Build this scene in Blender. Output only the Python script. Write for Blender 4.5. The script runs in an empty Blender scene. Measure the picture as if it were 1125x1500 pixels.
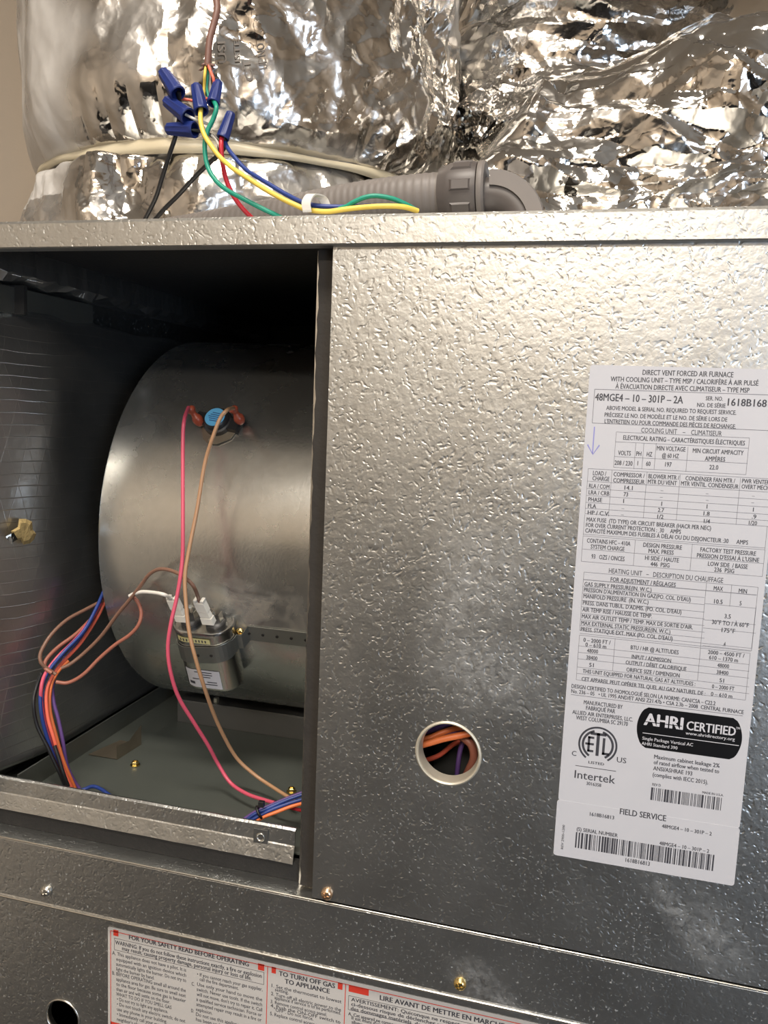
import bpy, bmesh, math, random
import numpy as np
from mathutils import Vector, Matrix, Euler
from mathutils.bvhtree import BVHTree

# ------------------------------------------------------------------ camera
RC = np.array([[0.96707011, 0.25106989, 0.04170497],
               [-0.07173505, 0.1116694, 0.99115288],
               [0.24419148, -0.96150603, 0.12600265]])   # columns: world axes in camera axes
FPX = 1159.457
CAMY = -0.5
sc = bpy.context.scene
cam = bpy.data.cameras.new('camera')
cam.sensor_fit = 'VERTICAL'
cam.sensor_height = 36.0
cam.lens = FPX * 36.0 / 1500.0
cam.clip_start = 0.01
co = bpy.data.objects.new('camera', cam)
sc.collection.objects.link(co)
m4 = Matrix(RC.T.tolist()).to_4x4()
m4.translation = (0, CAMY, 0)
co.matrix_world = m4
sc.camera = co
sc.view_settings.view_transform = 'Standard'
sc.view_settings.look = 'None'
sc.view_settings.gamma = 1
sc.view_settings.use_curve_mapping = False
sc.view_settings.exposure = -0.36

# ------------------------------------------------------------------ world and lamps
w = bpy.data.worlds.new('world')
sc.world = w
w.use_nodes = True
w.node_tree.nodes['Background'].inputs[0].default_value = (0.6, 0.75, 1.0, 1)
w.node_tree.nodes['Background'].inputs[1].default_value = 0.35


def area(name, loc, target, sx, sy, power, col):
    l = bpy.data.lights.new(name, 'AREA')
    l.shape = 'RECTANGLE'
    l.size = sx
    l.size_y = sy
    l.energy = power
    l.color = col
    o = bpy.data.objects.new(name, l)
    sc.collection.objects.link(o)
    o.location = loc
    d = Vector(target) - Vector(loc)
    o.rotation_euler = d.to_track_quat('-Z', 'Y').to_euler()
    return o


LAMP = (-0.16, -0.56, 1.12)
area('ceiling_light', LAMP, (-0.16, -0.55, -1.5), 0.60, 0.22, 26, (1.0, 0.91, 0.80))
area('ceiling_light', (-0.1, -2.3, 1.12), (-0.1, -2.0, -1.5), 1.2, 0.30, 70, (1.0, 0.91, 0.80))
area('cool_fill_light', (1.35, -1.9, -0.1), (-0.2, 0.0, -0.15), 0.5, 0.9, 24, (0.62, 0.78, 1.0))  # cool light added to tint the metal bluish, no window built there

# ------------------------------------------------------------------ helpers
rng = np.random.default_rng(7)
random.seed(7)
ORG = {}


def ray(u, v):
    return RC.T @ np.array([u - 562.5, -(v - 750.0), -FPX])


def at(u, v, Y=None, Z=None, X=None):
    """a point of the place seen at photo position (u, v), on the plane Y, Z or X = const"""
    d = ray(u, v)
    if Y is not None:
        t = (Y - CAMY) / d[1]
    elif Z is not None:
        t = Z / d[2]
    else:
        t = X / d[0]
    return np.array([0, CAMY, 0]) + d * t


def tag(o, label=None, cat=None, group=None, kind=None):
    if label: o['label'] = label
    if cat: o['category'] = cat
    if group: o['group'] = group
    if kind: o['kind'] = kind
    return o


def thing(name, loc, label, cat, group=None):
    o = bpy.data.objects.new(name, None)
    o.empty_display_size = 0.02
    sc.collection.objects.link(o)
    o.location = loc
    ORG[o.name] = Vector(loc)
    return tag(o, label, cat, group)


def mk(name, V, F, m, parent=None, smooth=False, origin=None, sharp=None):
    """one mesh object from world-space vertices"""
    V = np.asarray(V, float)
    if origin is None:
        lo, hi = V.min(0), V.max(0)
        origin = ((lo[0] + hi[0]) / 2, (lo[1] + hi[1]) / 2, lo[2])
    origin = Vector([float(c) for c in origin])
    me = bpy.data.meshes.new(name)
    me.from_pydata((V - np.array(origin)).tolist(), [], [list(map(int, f)) for f in F])
    bm = bmesh.new()
    bm.from_mesh(me)
    bmesh.ops.recalc_face_normals(bm, faces=bm.faces)
    bm.to_mesh(me)
    bm.free()
    if m: me.materials.append(m)
    if smooth:
        me.polygons.foreach_set('use_smooth', [True] * len(me.polygons))
        if sharp:
            me.set_sharp_from_angle(angle=math.radians(sharp))
    o = bpy.data.objects.new(name, me)
    sc.collection.objects.link(o)
    if parent is not None:
        o.parent = parent
        o.location = origin - ORG[parent.name]
    else:
        o.location = origin
    ORG[o.name] = origin
    return o


class MB:
    """collects pieces of one mesh"""
    def __init__(self):
        self.V = []
        self.F = []

    def add(self, V, F):
        n = len(self.V)
        self.V += [tuple(map(float, v)) for v in V]
        self.F += [[i + n for i in f] for f in F]
        return self

    def box(self, x0, x1, y0, y1, z0, z1):
        return self.add([(x0, y0, z0), (x1, y0, z0), (x1, y1, z0), (x0, y1, z0), (x0, y0, z1), (x1, y0, z1), (x1, y1, z1), (x0, y1, z1)],
                        [(0, 3, 2, 1), (4, 5, 6, 7), (0, 1, 5, 4), (1, 2, 6, 5), (2, 3, 7, 6), (3, 0, 4, 7)])

    def make(self, name, m, parent=None, smooth=False, bevel=0, seg=2, **k):
        o = mk(name, self.V, self.F, m, parent, smooth, **k)
        if bevel:
            b = o.modifiers.new('bevel', 'BEVEL')
            b.width = bevel
            b.segments = seg
            b.limit_method = 'ANGLE'
            if not smooth:
                o.data.polygons.foreach_set('use_smooth', [True] * len(o.data.polygons))
                b.harden_normals = True
        return o


def spline(P, n=8):
    P = [np.array(p, float) for p in P]
    Q = [2 * P[0] - P[1]] + P + [2 * P[-1] - P[-2]]
    out = []
    for i in range(1, len(Q) - 2):
        a, b, c, d = Q[i - 1:i + 3]
        for k in range(n):
            t = k / n
            out.append(0.5 * ((2 * b) + (c - a) * t + (2 * a - 5 * b + 4 * c - d) * t * t + (3 * b - a - 3 * c + d) * t ** 3))
    out.append(P[-1])
    return np.array(out)


def tube_vf(C, r, k=10, cap=True):
    C = np.asarray(C, float)
    n = len(C)
    r = np.broadcast_to(r, n)
    T = np.gradient(C, axis=0)
    T /= np.linalg.norm(T, axis=1)[:, None] + 1e-12
    ref = np.array([0, 0, 1.0]) if abs(T[0][2]) < .9 else np.array([1.0, 0, 0])
    N = ref - T[0] * (ref @ T[0])
    N /= np.linalg.norm(N)
    V = []
    for i in range(n):
        N = N - T[i] * (N @ T[i])
        N /= np.linalg.norm(N)
        Bv = np.cross(T[i], N)
        for j in range(k):
            a = 2 * math.pi * j / k
            V.append(C[i] + r[i] * (math.cos(a) * N + math.sin(a) * Bv))
    F = [(i * k + j, i * k + (j + 1) % k, (i + 1) * k + (j + 1) % k, (i + 1) * k + j) for i in range(n - 1) for j in range(k)]
    if cap:
        F.append(list(range(k))[::-1])
        F.append([(n - 1) * k + j for j in range(k)])
    return V, F


def wire(name, pts, r, m, label, cat='wire', group=None, parent=None, n=8):
    """pts: (u, v, Y) read off the photo with the depth they lie at"""
    C = spline([at(u, v, Y=y) for u, v, y in pts], n)
    V, F = tube_vf(C, r)
    o = mk(name, V, F, m, parent, smooth=True, sharp=60)
    return tag(o, label, cat if parent is None else None, group)


def lathe_vf(prof, k=32, M=None, closed=False):
    V, F = [], []
    for (r, z) in prof:
        for j in range(k):
            a = 2 * math.pi * j / k
            V.append((r * math.cos(a), r * math.sin(a), z))
    n = len(prof)
    for i in range(n - 1):
        for j in range(k):
            F.append((i * k + j, i * k + (j + 1) % k, (i + 1) * k + (j + 1) % k, (i + 1) * k + j))
    if not closed:
        if prof[0][0] > 1e-6: F.append(list(range(k))[::-1])
        if prof[-1][0] > 1e-6: F.append([(n - 1) * k + j for j in range(k)])
    V = np.array(V)
    if M is not None:
        V = (np.array(M.to_3x3()) @ V.T).T + np.array(M.translation)
    return V, F


def frame(origin, zdir, xdir=(1, 0, 0)):
    z = Vector(zdir).normalized()
    x = Vector(xdir)
    x = (x - z * x.dot(z)).normalized()
    y = z.cross(x)
    M = Matrix((x, y, z)).transposed().to_4x4()
    M.translation = Vector([float(c) for c in origin])
    return M


def xf(M, V):
    return (np.array(M.to_3x3()) @ np.asarray(V, float).T).T + np.array(M.translation)


# ---- noise for crumpled sheet
def _hash(I, s):
    h = (I[..., 0] * 374761393 + I[..., 1] * 668265263 + I[..., 2] * 2147483647 + s * 1274126177) & 0xffffffff
    h = ((h ^ (h >> 13)) * 1274126177) & 0xffffffff
    h = ((h ^ (h >> 16)) * 2246822519) & 0xffffffff
    return ((h ^ (h >> 15)) & 0xffffff) / float(0xffffff)


def vnoise(P, s=0):
    I = np.floor(P).astype(np.int64)
    f = P - I
    f = f * f * (3 - 2 * f)
    out = 0
    for dx in (0, 1):
        for dy in (0, 1):
            for dz in (0, 1):
                wgt = (f[:, 0] if dx else 1 - f[:, 0]) * (f[:, 1] if dy else 1 - f[:, 1]) * (f[:, 2] if dz else 1 - f[:, 2])
                out = out + wgt * _hash(I + np.array([dx, dy, dz]), s)
    return out * 2 - 1


def worley(P, s=0):
    I = np.floor(P).astype(np.int64)
    best = np.full(len(P), 9.0)
    sec = np.full(len(P), 9.0)
    for dx in (-1, 0, 1):
        for dy in (-1, 0, 1):
            for dz in (-1, 0, 1):
                J = I + np.array([dx, dy, dz])
                c = J + np.stack([_hash(J, s), _hash(J, s + 11), _hash(J, s + 23)], -1)
                d = np.linalg.norm(P - c, axis=1)
                sec = np.minimum(sec, np.maximum(best, d))
                best = np.minimum(best, d)
    return best, sec


def folds(P, seed, L=.05, amp=.005, stretch=(1, 1, 1), octs=3):
    """sharp creases with near flat facets between them"""
    rg = np.random.default_rng(seed)
    P = P * np.array(stretch)
    out = 0
    for o in range(octs):
        l = L / 1.9 ** o
        wv = np.stack([vnoise(P / l * .33, seed + 3 * o), vnoise(P / l * .33, seed + 3 * o + 1)], -1)
        tri = []
        for k in range(4):
            d = rg.normal(size=3); d /= np.linalg.norm(d)
            t_ = P @ d / (l * rg.uniform(1.2, 2.2)) + rg.uniform() + wv[:, k % 2] * .9
            tri.append(np.abs((t_ % 1) * 2 - 1))
        hh_ = np.maximum(tri[0], tri[1]) - np.minimum(tri[2], tri[3])
        out = out + amp * .55 ** o * hh_ * (1 + .8 * vnoise(P / l * .4, seed + 50 + o))
    return out


def crumple(P, seed, L=0.05, amp=0.005, stretch=(1, 1, 1), octs=4):
    P = P * np.array(stretch)
    h = 0
    for o in range(octs):
        f = (2.1 ** o) / L
        wv = np.stack([vnoise(P * f * .6, seed + 5 + o), vnoise(P * f * .6, seed + 15 + o), vnoise(P * f * .6, seed + 25 + o)], -1)
        b, s2 = worley(P * f + wv * .45, seed + 31 * o)
        h = h + amp * (0.52 ** o) * (b - .5) * (1 if o % 2 == 0 else -1) * (1.3 + vnoise(P * f * .35, seed + 77 + o))
    return h


# ------------------------------------------------------------------ materials
def nmat(name, base=(.5, .5, .5), metal=0.0, rough=.5, spec=.5):
    m = bpy.data.materials.new(name)
    m.use_nodes = True
    b = m.node_tree.nodes['Principled BSDF']
    b.inputs['Base Color'].default_value = (*base, 1)
    b.inputs['Metallic'].default_value = metal
    b.inputs['Roughness'].default_value = rough
    b.inputs['Specular IOR Level'].default_value = spec
    return m, m.node_tree, b


def N(t, kind, **k):
    n = t.nodes.new(kind)
    for a, v in k.items():
        if a.startswith('i_'):
            n.inputs[a[2:].replace('_', ' ')].default_value = v
        else:
            setattr(n, a, v)
    return n


def coords(t, scale=(1, 1, 1)):
    g = N(t, 'ShaderNodeNewGeometry')
    mp = N(t, 'ShaderNodeMapping')
    mp.inputs['Scale'].default_value = scale
    t.links.new(g.outputs['Position'], mp.inputs['Vector'])
    return mp.outputs[0]


def ramp(t, src, a, b, ca=(0, 0, 0, 1), cb=(1, 1, 1, 1)):
    r = N(t, 'ShaderNodeValToRGB')
    r.color_ramp.elements[0].position = a
    r.color_ramp.elements[1].position = b
    r.color_ramp.elements[0].color = ca
    r.color_ramp.elements[1].color = cb
    t.links.new(src, r.inputs[0])
    return r.outputs[0]


def math_(t, op, a, b=None, clamp=False):
    n = N(t, 'ShaderNodeMath', operation=op, use_clamp=clamp)
    for i, x in enumerate((a, b)):
        if x is None: continue
        if isinstance(x, (int, float)): n.inputs[i].default_value = x
        else: t.links.new(x, n.inputs[i])
    return n.outputs[0]


def mixc(t, f, a, b):
    n = N(t, 'ShaderNodeMix', data_type='RGBA')
    if isinstance(f, (int, float)): n.inputs[0].default_value = f
    else: t.links.new(f, n.inputs[0])
    for i, x in ((6, a), (7, b)):
        if isinstance(x, tuple): n.inputs[i].default_value = (*x, 1) if len(x) == 3 else x
        else: t.links.new(x, n.inputs[i])
    return n.outputs[2]


def noise(t, vec, scale, detail=3, rough=.5, dist=0):
    n = N(t, 'ShaderNodeTexNoise')
    n.inputs['Scale'].default_value = scale
    n.inputs['Detail'].default_value = detail
    n.inputs['Roughness'].default_value = rough
    n.inputs['Distortion'].default_value = dist
    t.links.new(vec, n.inputs['Vector'])
    return n.outputs['Fac']


def bump(t, b, h, strength, dist, prev=None):
    n = N(t, 'ShaderNodeBump')
    n.inputs['Strength'].default_value = strength
    n.inputs['Distance'].default_value = dist
    t.links.new(h, n.inputs['Height'])
    if prev is not None: t.links.new(prev, n.inputs['Normal'])
    t.links.new(n.outputs[0], b.inputs['Normal'])
    return n.outputs[0]


def galvanised(name, base=(.62, .62, .60), rough=.34, pits=1.0, specks=.5, smears=(), metal=1.0, bumpd=.0006):
    m, t, b = nmat(name, base, metal, rough)
    c = coords(t)
    # stretched orange peel with small pits pressed in it
    n1 = noise(t, c, 170, 2, .5, .2)
    n2 = noise(t, c, 420, 2, .5, .6)
    v = N(t, 'ShaderNodeTexVoronoi', feature='SMOOTH_F1')
    v.inputs['Scale'].default_value = 310
    v.inputs['Randomness'].default_value = 1
    wn = N(t, 'ShaderNodeTexNoise'); wn.inputs['Scale'].default_value = 90
    t.links.new(c, wn.inputs['Vector'])
    wv = N(t, 'ShaderNodeVectorMath', operation='MULTIPLY_ADD')
    wv.inputs[1].default_value = (.012, .012, .012)
    t.links.new(wn.outputs['Color'], wv.inputs[0])
    t.links.new(c, wv.inputs[2])
    t.links.new(wv.outputs[0], v.inputs['Vector'])
    pit = ramp(t, v.outputs['Distance'], .12, .38)
    gate = ramp(t, noise(t, c, 110, 1), .36, .52)
    pitg = math_(t, 'SUBTRACT', 1, math_(t, 'MULTIPLY', gate, math_(t, 'SUBTRACT', 1, pit)))
    h = math_(t, 'ADD', math_(t, 'MULTIPLY', n1, .8), math_(t, 'MULTIPLY', pitg, .55 * pits))
    h = math_(t, 'ADD', h, math_(t, 'MULTIPLY', n2, .25))
    bump(t, b, h, .55, bumpd)
    # zinc bloom: pale specks and smudges, duller than the sheet
    sp = ramp(t, noise(t, c, 420, 3, .65), .60, .70)
    sp = math_(t, 'MULTIPLY', sp, math_(t, 'MULTIPLY', ramp(t, noise(t, c, 14, 3, .6), .35, .7), specks))
    tot = sp
    for (px, py, sx, sz, ang, amt) in smears:
        q = at(px, py, Y=0)
        mp = N(t, 'ShaderNodeMapping', vector_type='TEXTURE')
        mp.inputs['Location'].default_value = tuple(q)
        mp.inputs['Rotation'].default_value = (0, ang, 0)
        mp.inputs['Scale'].default_value = (sx, .5, sz)
        g = N(t, 'ShaderNodeNewGeometry')
        t.links.new(g.outputs['Position'], mp.inputs['Vector'])
        gr = N(t, 'ShaderNodeTexGradient', gradient_type='SPHERICAL')
        t.links.new(mp.outputs[0], gr.inputs[0])
        nn = ramp(t, noise(t, c, 110, 6, .85, .5), .40, .72)
        k = math_(t, 'MULTIPLY', math_(t, 'MULTIPLY', ramp(t, gr.outputs['Fac'], 0, .8), nn), amt * .8)
        tot = math_(t, 'MAXIMUM', tot, k)
    col = mixc(t, noise(t, c, 9, 3), tuple(x * .86 for x in base), tuple(min(1, x * 1.12) for x in base))
    col = mixc(t, tot, col, (.62, .64, .66))
    t.links.new(col, b.inputs['Base Color'])
    t.links.new(math_(t, 'ADD', rough, math_(t, 'ADD', math_(t, 'MULTIPLY', tot, .3), math_(t, 'MULTIPLY', noise(t, c, 22, 3), .1))), b.inputs['Roughness'])
    t.links.new(math_(t, 'SUBTRACT', metal, math_(t, 'MULTIPLY', tot, .7), True), b.inputs['Metallic'])
    return m


def plain(name, base, rough=.5, metal=0, var=.12, scale=60, bmp=0, bscale=200):
    m, t, b = nmat(name, base, metal, rough)
    c = coords(t)
    col = mixc(t, noise(t, c, scale, 4, .6), tuple(x * (1 - var) for x in base), tuple(min(1, x * (1 + var)) for x in base))
    t.links.new(col, b.inputs['Base Color'])
    if bmp:
        bump(t, b, noise(t, c, bscale, 3), .5, bmp)
    return m


def foil_mat(name, lo=.10, hi=.3, b_=.0016):
    m, t, b = nmat(name, (.60, .58, .55), 1.0, .2)
    c = coords(t)
    at_ = N(t, 'ShaderNodeAttribute', attribute_name='haze')
    z = at_.outputs['Fac']
    z2 = ramp(t, noise(t, c, 12, 3, .6), .42, .62)
    t.links.new(math_(t, 'ADD', math_(t, 'ADD', lo, math_(t, 'MULTIPLY', z, .30)), math_(t, 'MULTIPLY', z2, hi - lo)), b.inputs['Roughness'])
    t.links.new(math_(t, 'SUBTRACT', 1, math_(t, 'MULTIPLY', z, .65)), b.inputs['Metallic'])
    v = N(t, 'ShaderNodeTexVoronoi', feature='F1'); v.inputs['Scale'].default_value = 85
    wn = N(t, 'ShaderNodeTexNoise'); wn.inputs['Scale'].default_value = 40; wn.inputs['Detail'].default_value = 3
    t.links.new(c, wn.inputs['Vector'])
    wv = N(t, 'ShaderNodeVectorMath', operation='MULTIPLY_ADD'); wv.inputs[1].default_value = (.03, .03, .03)
    t.links.new(wn.outputs['Color'], wv.inputs[0]); t.links.new(c, wv.inputs[2]); t.links.new(wv.outputs[0], v.inputs['Vector'])
    k = math_(t, 'SUBTRACT', 1, math_(t, 'MULTIPLY', z, .8))
    bump(t, b, math_(t, 'MULTIPLY', k, v.outputs['Distance']), .35, b_)
    return m


def set_haze(o, vals):
    a = o.data.attributes.new('haze', 'FLOAT', 'POINT')
    a.data.foreach_set('value', np.asarray(vals, np.float32))


M = {}
SM = [(690, 850, .035, .05, .3, .5), (712, 985, .055, .032, .2, .5), (660, 920, .03, .04, 0, .3), (1000, 1350, .012, .055, -.7, .55), (1050, 1370, .02, .04, -.6, .4),
      (468, 470, .004, .05, 0, .6), (740, 1450, .03, .03, .5, .35), (950, 480, .04, .03, 0, .12)]
M['panel'] = galvanised('dimpled_galvanised_steel', (.53, .535, .52), .32, 1.0, .8, SM)
M['cap'] = galvanised('dimpled_cap_steel', (.52, .515, .49), .36, 1.1, .2)
M['strip'] = galvanised('dark_galvanised_steel', (.56, .57, .56), .30, .7, .9, [(700, 1440, .03, .02, .6, .5), (740, 1470, .04, .012, .5, .5)])
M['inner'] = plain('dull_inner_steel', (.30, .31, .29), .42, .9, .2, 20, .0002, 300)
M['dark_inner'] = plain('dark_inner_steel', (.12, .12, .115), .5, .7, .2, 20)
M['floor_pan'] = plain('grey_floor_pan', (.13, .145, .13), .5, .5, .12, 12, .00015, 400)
M['black_foam'] = plain('black_foam', (.014, .013, .012), .85, 0, .4, 80, .0008, 300)
M['foam_grey'] = plain('dark_gasket', (.026, .022, .018), .8, 0, .35, 60, .0006, 250)
M['brass'] = plain('yellow_zinc', (.80, .60, .25), .25, 1, .2, 200)
M['zinc'] = plain('zinc_screw', (.6, .58, .53), .3, 1, .2, 200)
M['rust_zinc'] = plain('rusty_zinc', (.72, .50, .33), .28, 1, .35, 250)
M['paper'] = plain('white_label_paper', (.52, .525, .56), .38, 0, .03, 30, .00006, 60)
M['print'] = plain('label_print', (.045, .045, .055), .5, 0, .1)
M['print_grey'] = plain('label_rule_print', (.16, .16, .18), .5, 0, .1)
M['red_print'] = plain('red_print', (.62, .05, .03), .4, 0, .05)
M['ink'] = plain('blue_ink', (.25, .25, .55), .5, 0, .05)
M['paper_warm'] = plain('cream_label_paper', (.52, .50, .475), .4, 0, .04, 30)
M['blue_nut'] = plain('blue_plastic', (.010, .024, .145), .42, 0, .12, 100)
M['blue'] = plain('blue_insulation', (.018, .045, .22), .4, 0, .1)
M['yellow'] = plain('yellow_insulation', (.83, .60, .10), .4, 0, .06)
M['green'] = plain('green_insulation', (.01, .27, .18), .4, 0, .06)
M['red'] = plain('red_insulation', (.50, .02, .035), .4, 0, .06)
M['orange'] = plain('orange_insulation', (.80, .20, .06), .4, 0, .06)
M['coral'] = plain('coral_insulation', (.80, .15, .09), .4, 0, .06)
M['black'] = plain('black_insulation', (.012, .012, .013), .4, 0, .1)
M['white'] = plain('white_insulation', (.75, .72, .66), .45, 0, .05)
M['pink'] = plain('pink_insulation', (.62, .09, .15), .38, 0, .06)
M['tan'] = plain('tan_insulation', (.42, .24, .13), .38, 0, .06)
M['brown'] = plain('brown_insulation', (.20, .105, .07), .42, 0, .1)
M['brown_red'] = plain('reddish_brown_insulation', (.33, .12, .08), .42, 0, .1)
M['purple'] = plain('purple_insulation', (.12, .06, .22), .42, 0, .1)
M['sheath'] = plain('brown_cable_sheath', (.17, .085, .065), .5, 0, .15, 90)
M['conduit'] = plain('grey_conduit_plastic', (.17, .152, .14), .5, 0, .06, 40)
M['fitting'] = plain('dark_grey_fitting', (.085, .073, .068), .42, 0, .06, 40)
M['boot'] = plain('red_brown_nylon', (.30, .06, .03), .35, 0, .25, 200)
M['bakelite'] = plain('black_bakelite', (.014, .014, .015), .4, 0, .2)
M['blue_disc'] = plain('light_blue_print', (.10, .36, .62), .4, 0, .05)
M['blue_dark'] = plain('dark_blue_print', (.03, .09, .22), .4, 0, .05)
M['can'] = plain('aluminium_can', (.62, .61, .58), .24, 1, .06, 60)
M['white_plastic'] = plain('ivory_nylon', (.70, .68, .62), .35, 0, .05)
M['yellow_print'] = plain('yellow_sticker', (.62, .58, .28), .4, 0, .05)
M['glass_wool'] = plain('fibreglass', (.42, .31, .13), .9, 0, .4, 250, .002, 300)
M['tape'] = plain('cream_tape', (.60, .53, .38), .30, 0, .1, 30, .0006, 120)
M['foil'] = foil_mat('crumpled_foil')
M['foil_right'] = foil_mat('crumpled_foil_bright', .08, .22, .0016)
M['wallpaint'] = plain('beige_wall_paint', (.50, .43, .35), .75, 0, .03, 8, .0003, 260)
M['ceilingpaint'] = plain('ceiling_paint', (.66, .62, .55), .8, 0, .03, 8)
M['darkfloor'] = plain('dark_floor', (.035, .036, .04), .45, 0, .2, 8)
M['darkwood'] = plain('dark_cloth', (.016, .016, .018), .8, 0, .2, 8)


def blower_mat():
    m, t, b = nmat('blower_sheet', (.50, .50, .47), .95, .4)
    c = coords(t)
    dirt = ramp(t, noise(t, c, 16, 5, .65, .7), .5, .72)
    g = N(t, 'ShaderNodeMapping', vector_type='TEXTURE')
    q = at(360, 895, Y=.11)
    g.inputs['Location'].default_value = tuple(q)
    g.inputs['Scale'].default_value = (.14, .12, .05)
    ge = N(t, 'ShaderNodeNewGeometry')
    t.links.new(ge.outputs['Position'], g.inputs['Vector'])
    gr = N(t, 'ShaderNodeTexGradient', gradient_type='SPHERICAL')
    t.links.new(g.outputs[0], gr.inputs[0])
    k = math_(t, 'MULTIPLY', math_(t, 'MULTIPLY', dirt, ramp(t, gr.outputs['Fac'], .1, .6)), .8)
    col = mixc(t, noise(t, c, 160, 3), (.52, .525, .50), (.64, .64, .61))
    col = mixc(t, k, col, (.42, .36, .27))
    t.links.new(col, b.inputs['Base Color'])
    t.links.new(math_(t, 'SUBTRACT', .95, math_(t, 'MULTIPLY', k, .6)), b.inputs['Metallic'])
    t.links.new(math_(t, 'ADD', .21, math_(t, 'MULTIPLY', noise(t, c, 30, 4), .12)), b.inputs['Roughness'])
    bump(t, b, noise(t, c, 420, 2), .25, .0002)
    return m


def liner_mat():
    """foil facing with the reinforcing scrim showing through as raised threads"""
    m, t, b = nmat('scrim_foil', (.5, .5, .5), .95, .32)
    c = coords(t)
    sx = N(t, 'ShaderNodeSeparateXYZ')
    wn = N(t, 'ShaderNodeTexNoise'); wn.inputs['Scale'].default_value = 14
    t.links.new(c, wn.inputs['Vector'])
    wv = N(t, 'ShaderNodeVectorMath', operation='MULTIPLY_ADD'); wv.inputs[1].default_value = (.008, .008, .008)
    t.links.new(wn.outputs['Color'], wv.inputs[0]); t.links.new(c, wv.inputs[2]); t.links.new(wv.outputs[0], sx.inputs[0])

    def lines(val, period, wd):
        f = math_(t, 'FRACT', math_(t, 'DIVIDE', val, period))
        d = math_(t, 'ABSOLUTE', math_(t, 'SUBTRACT', f, .5))
        return ramp(t, d, .5 - wd, .5)
    h = lines(sx.outputs[2], .0100, .045)
    v1 = lines(math_(t, 'ADD', sx.outputs[1], math_(t, 'MULTIPLY', sx.outputs[2], .28)), .019, .03)
    v2 = lines(math_(t, 'SUBTRACT', sx.outputs[1], math_(t, 'MULTIPLY', sx.outputs[2], .28)), .019, .03)
    v1 = math_(t, 'MULTIPLY', v1, .35)
    v2 = math_(t, 'MULTIPLY', v2, .35)
    L = math_(t, 'MAXIMUM', h, math_(t, 'MAXIMUM', v1, v2))
    hh = math_(t, 'ADD', math_(t, 'MULTIPLY', L, .5), noise(t, c, 90, 3))
    bump(t, b, hh, .5, .0008)
    gate = ramp(t, noise(t, c, 40, 3), .4, .6)
    col = mixc(t, math_(t, 'MULTIPLY', L, math_(t, 'MULTIPLY', gate, .6)), (.5, .5, .49), (.75, .73, .70))
    t.links.new(col, b.inputs['Base Color'])
    return m


M['blower'] = blower_mat()
M['liner'] = liner_mat()

# ------------------------------------------------------------------ room
FL = -1.5
tag(MB().box(-1.5, 1.6, .70, .76, FL, 1.15).make('wall_back', M['wallpaint']), kind='structure')
tag(MB().box(-1.56, -1.5, -2.8, .72, FL, 1.15).make('wall_left', M['wallpaint']), kind='structure')
tag(MB().box(1.6, 1.66, -2.8, .72, FL, 1.15).make('wall_right', M['wallpaint']), kind='structure')
tag(MB().box(-1.56, 1.66, -2.86, -2.8, FL, 1.15).make('wall_front', M['wallpaint']), kind='structure')
tag(MB().box(-1.56, 1.66, -2.86, .72, 1.15, 1.2).make('ceiling', M['ceilingpaint']), kind='structure')
tag(MB().box(-1.56, 1.66, -2.86, .72, FL - .05, FL).make('floor', M['darkfloor']), kind='structure')

# unseen person and cabinet, added so the metal has something dark to reflect
M['coat'] = plain('dark_coat', (.02, .02, .024), .85, 0, .2, 20)
M['skin'] = plain('skin', (.48, .28, .20), .5, 0, .05)


def skin_body(name, pts, edges, mat_, parent=None):
    me = bpy.data.meshes.new(name)
    me.from_pydata([p[:3] for p in pts], edges, [])
    me.materials.append(mat_)
    o = bpy.data.objects.new(name, me)
    sc.collection.objects.link(o)
    sm = o.modifiers.new('skin', 'SKIN')
    for i, p in enumerate(pts):
        me.skin_vertices[0].data[i].radius = (p[3], p[4])
        me.skin_vertices[0].data[i].use_root = (i == 0)
    o.modifiers.new('smooth', 'SUBSURF').levels = 1
    sm.use_smooth_shade = True
    if parent: o.parent = parent
    ORG[o.name] = Vector((0, 0, 0))
    return o


px0, py0 = .10, -.98
PE = [(px0, py0, -.58, .17, .12), (px0, py0, -.38, .17, .12), (px0, py0, -.17, .20, .11), (px0, py0, -.10, .07, .06), (px0, py0, .02, .08, .09), (px0, py0, .12, .07, .08),
      (px0 - .21, py0, -.17, .065, .065), (px0 - .25, py0 + .10, -.36, .05, .05), (px0 - .10, py0 + .32, -.12, .035, .035),
      (px0 + .21, py0, -.17, .065, .065), (px0 + .25, py0 + .10, -.36, .05, .05), (px0 + .10, py0 + .32, -.12, .035, .035),
      (px0 - .10, py0, -.72, .10, .10), (px0 - .11, py0, -1.08, .07, .07), (px0 - .11, py0, -1.44, .05, .05),
      (px0 + .10, py0, -.72, .10, .10), (px0 + .11, py0, -1.08, .07, .07), (px0 + .11, py0, -1.44, .05, .05)]
PS = skin_body('person', PE, [(0, 1), (1, 2), (2, 3), (3, 4), (4, 5), (2, 6), (6, 7), (7, 8), (2, 9), (9, 10), (10, 11), (0, 12), (12, 13), (13, 14), (0, 15), (15, 16), (16, 17)], M['coat'])
tag(PS, 'unseen person in a dark coat, added behind the camera for dark reflections', 'person')
SH = thing('reflection_cabinet', (0, -2.55, FL), 'unseen long low dark cabinet, added behind the camera for dark reflections', 'cabinet')
MB().box(-1.45, 1.55, -2.78, -2.38, FL, -.30).make('body', M['darkwood'], SH, bevel=.004)
MB().box(-1.47, 1.57, -2.79, -2.36, -.30, -.27).make('worktop', M['darkwood'], SH, bevel=.004)

# ------------------------------------------------------------------ furnace cabinet
XL, XR, YB = -.475, .275, .60
FUR = thing('furnace', (-.1, .3, FL), 'large galvanised steel furnace cabinet with a missing left access cover', 'furnace')
ZCB, ZCT = .1037, .1232
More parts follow.
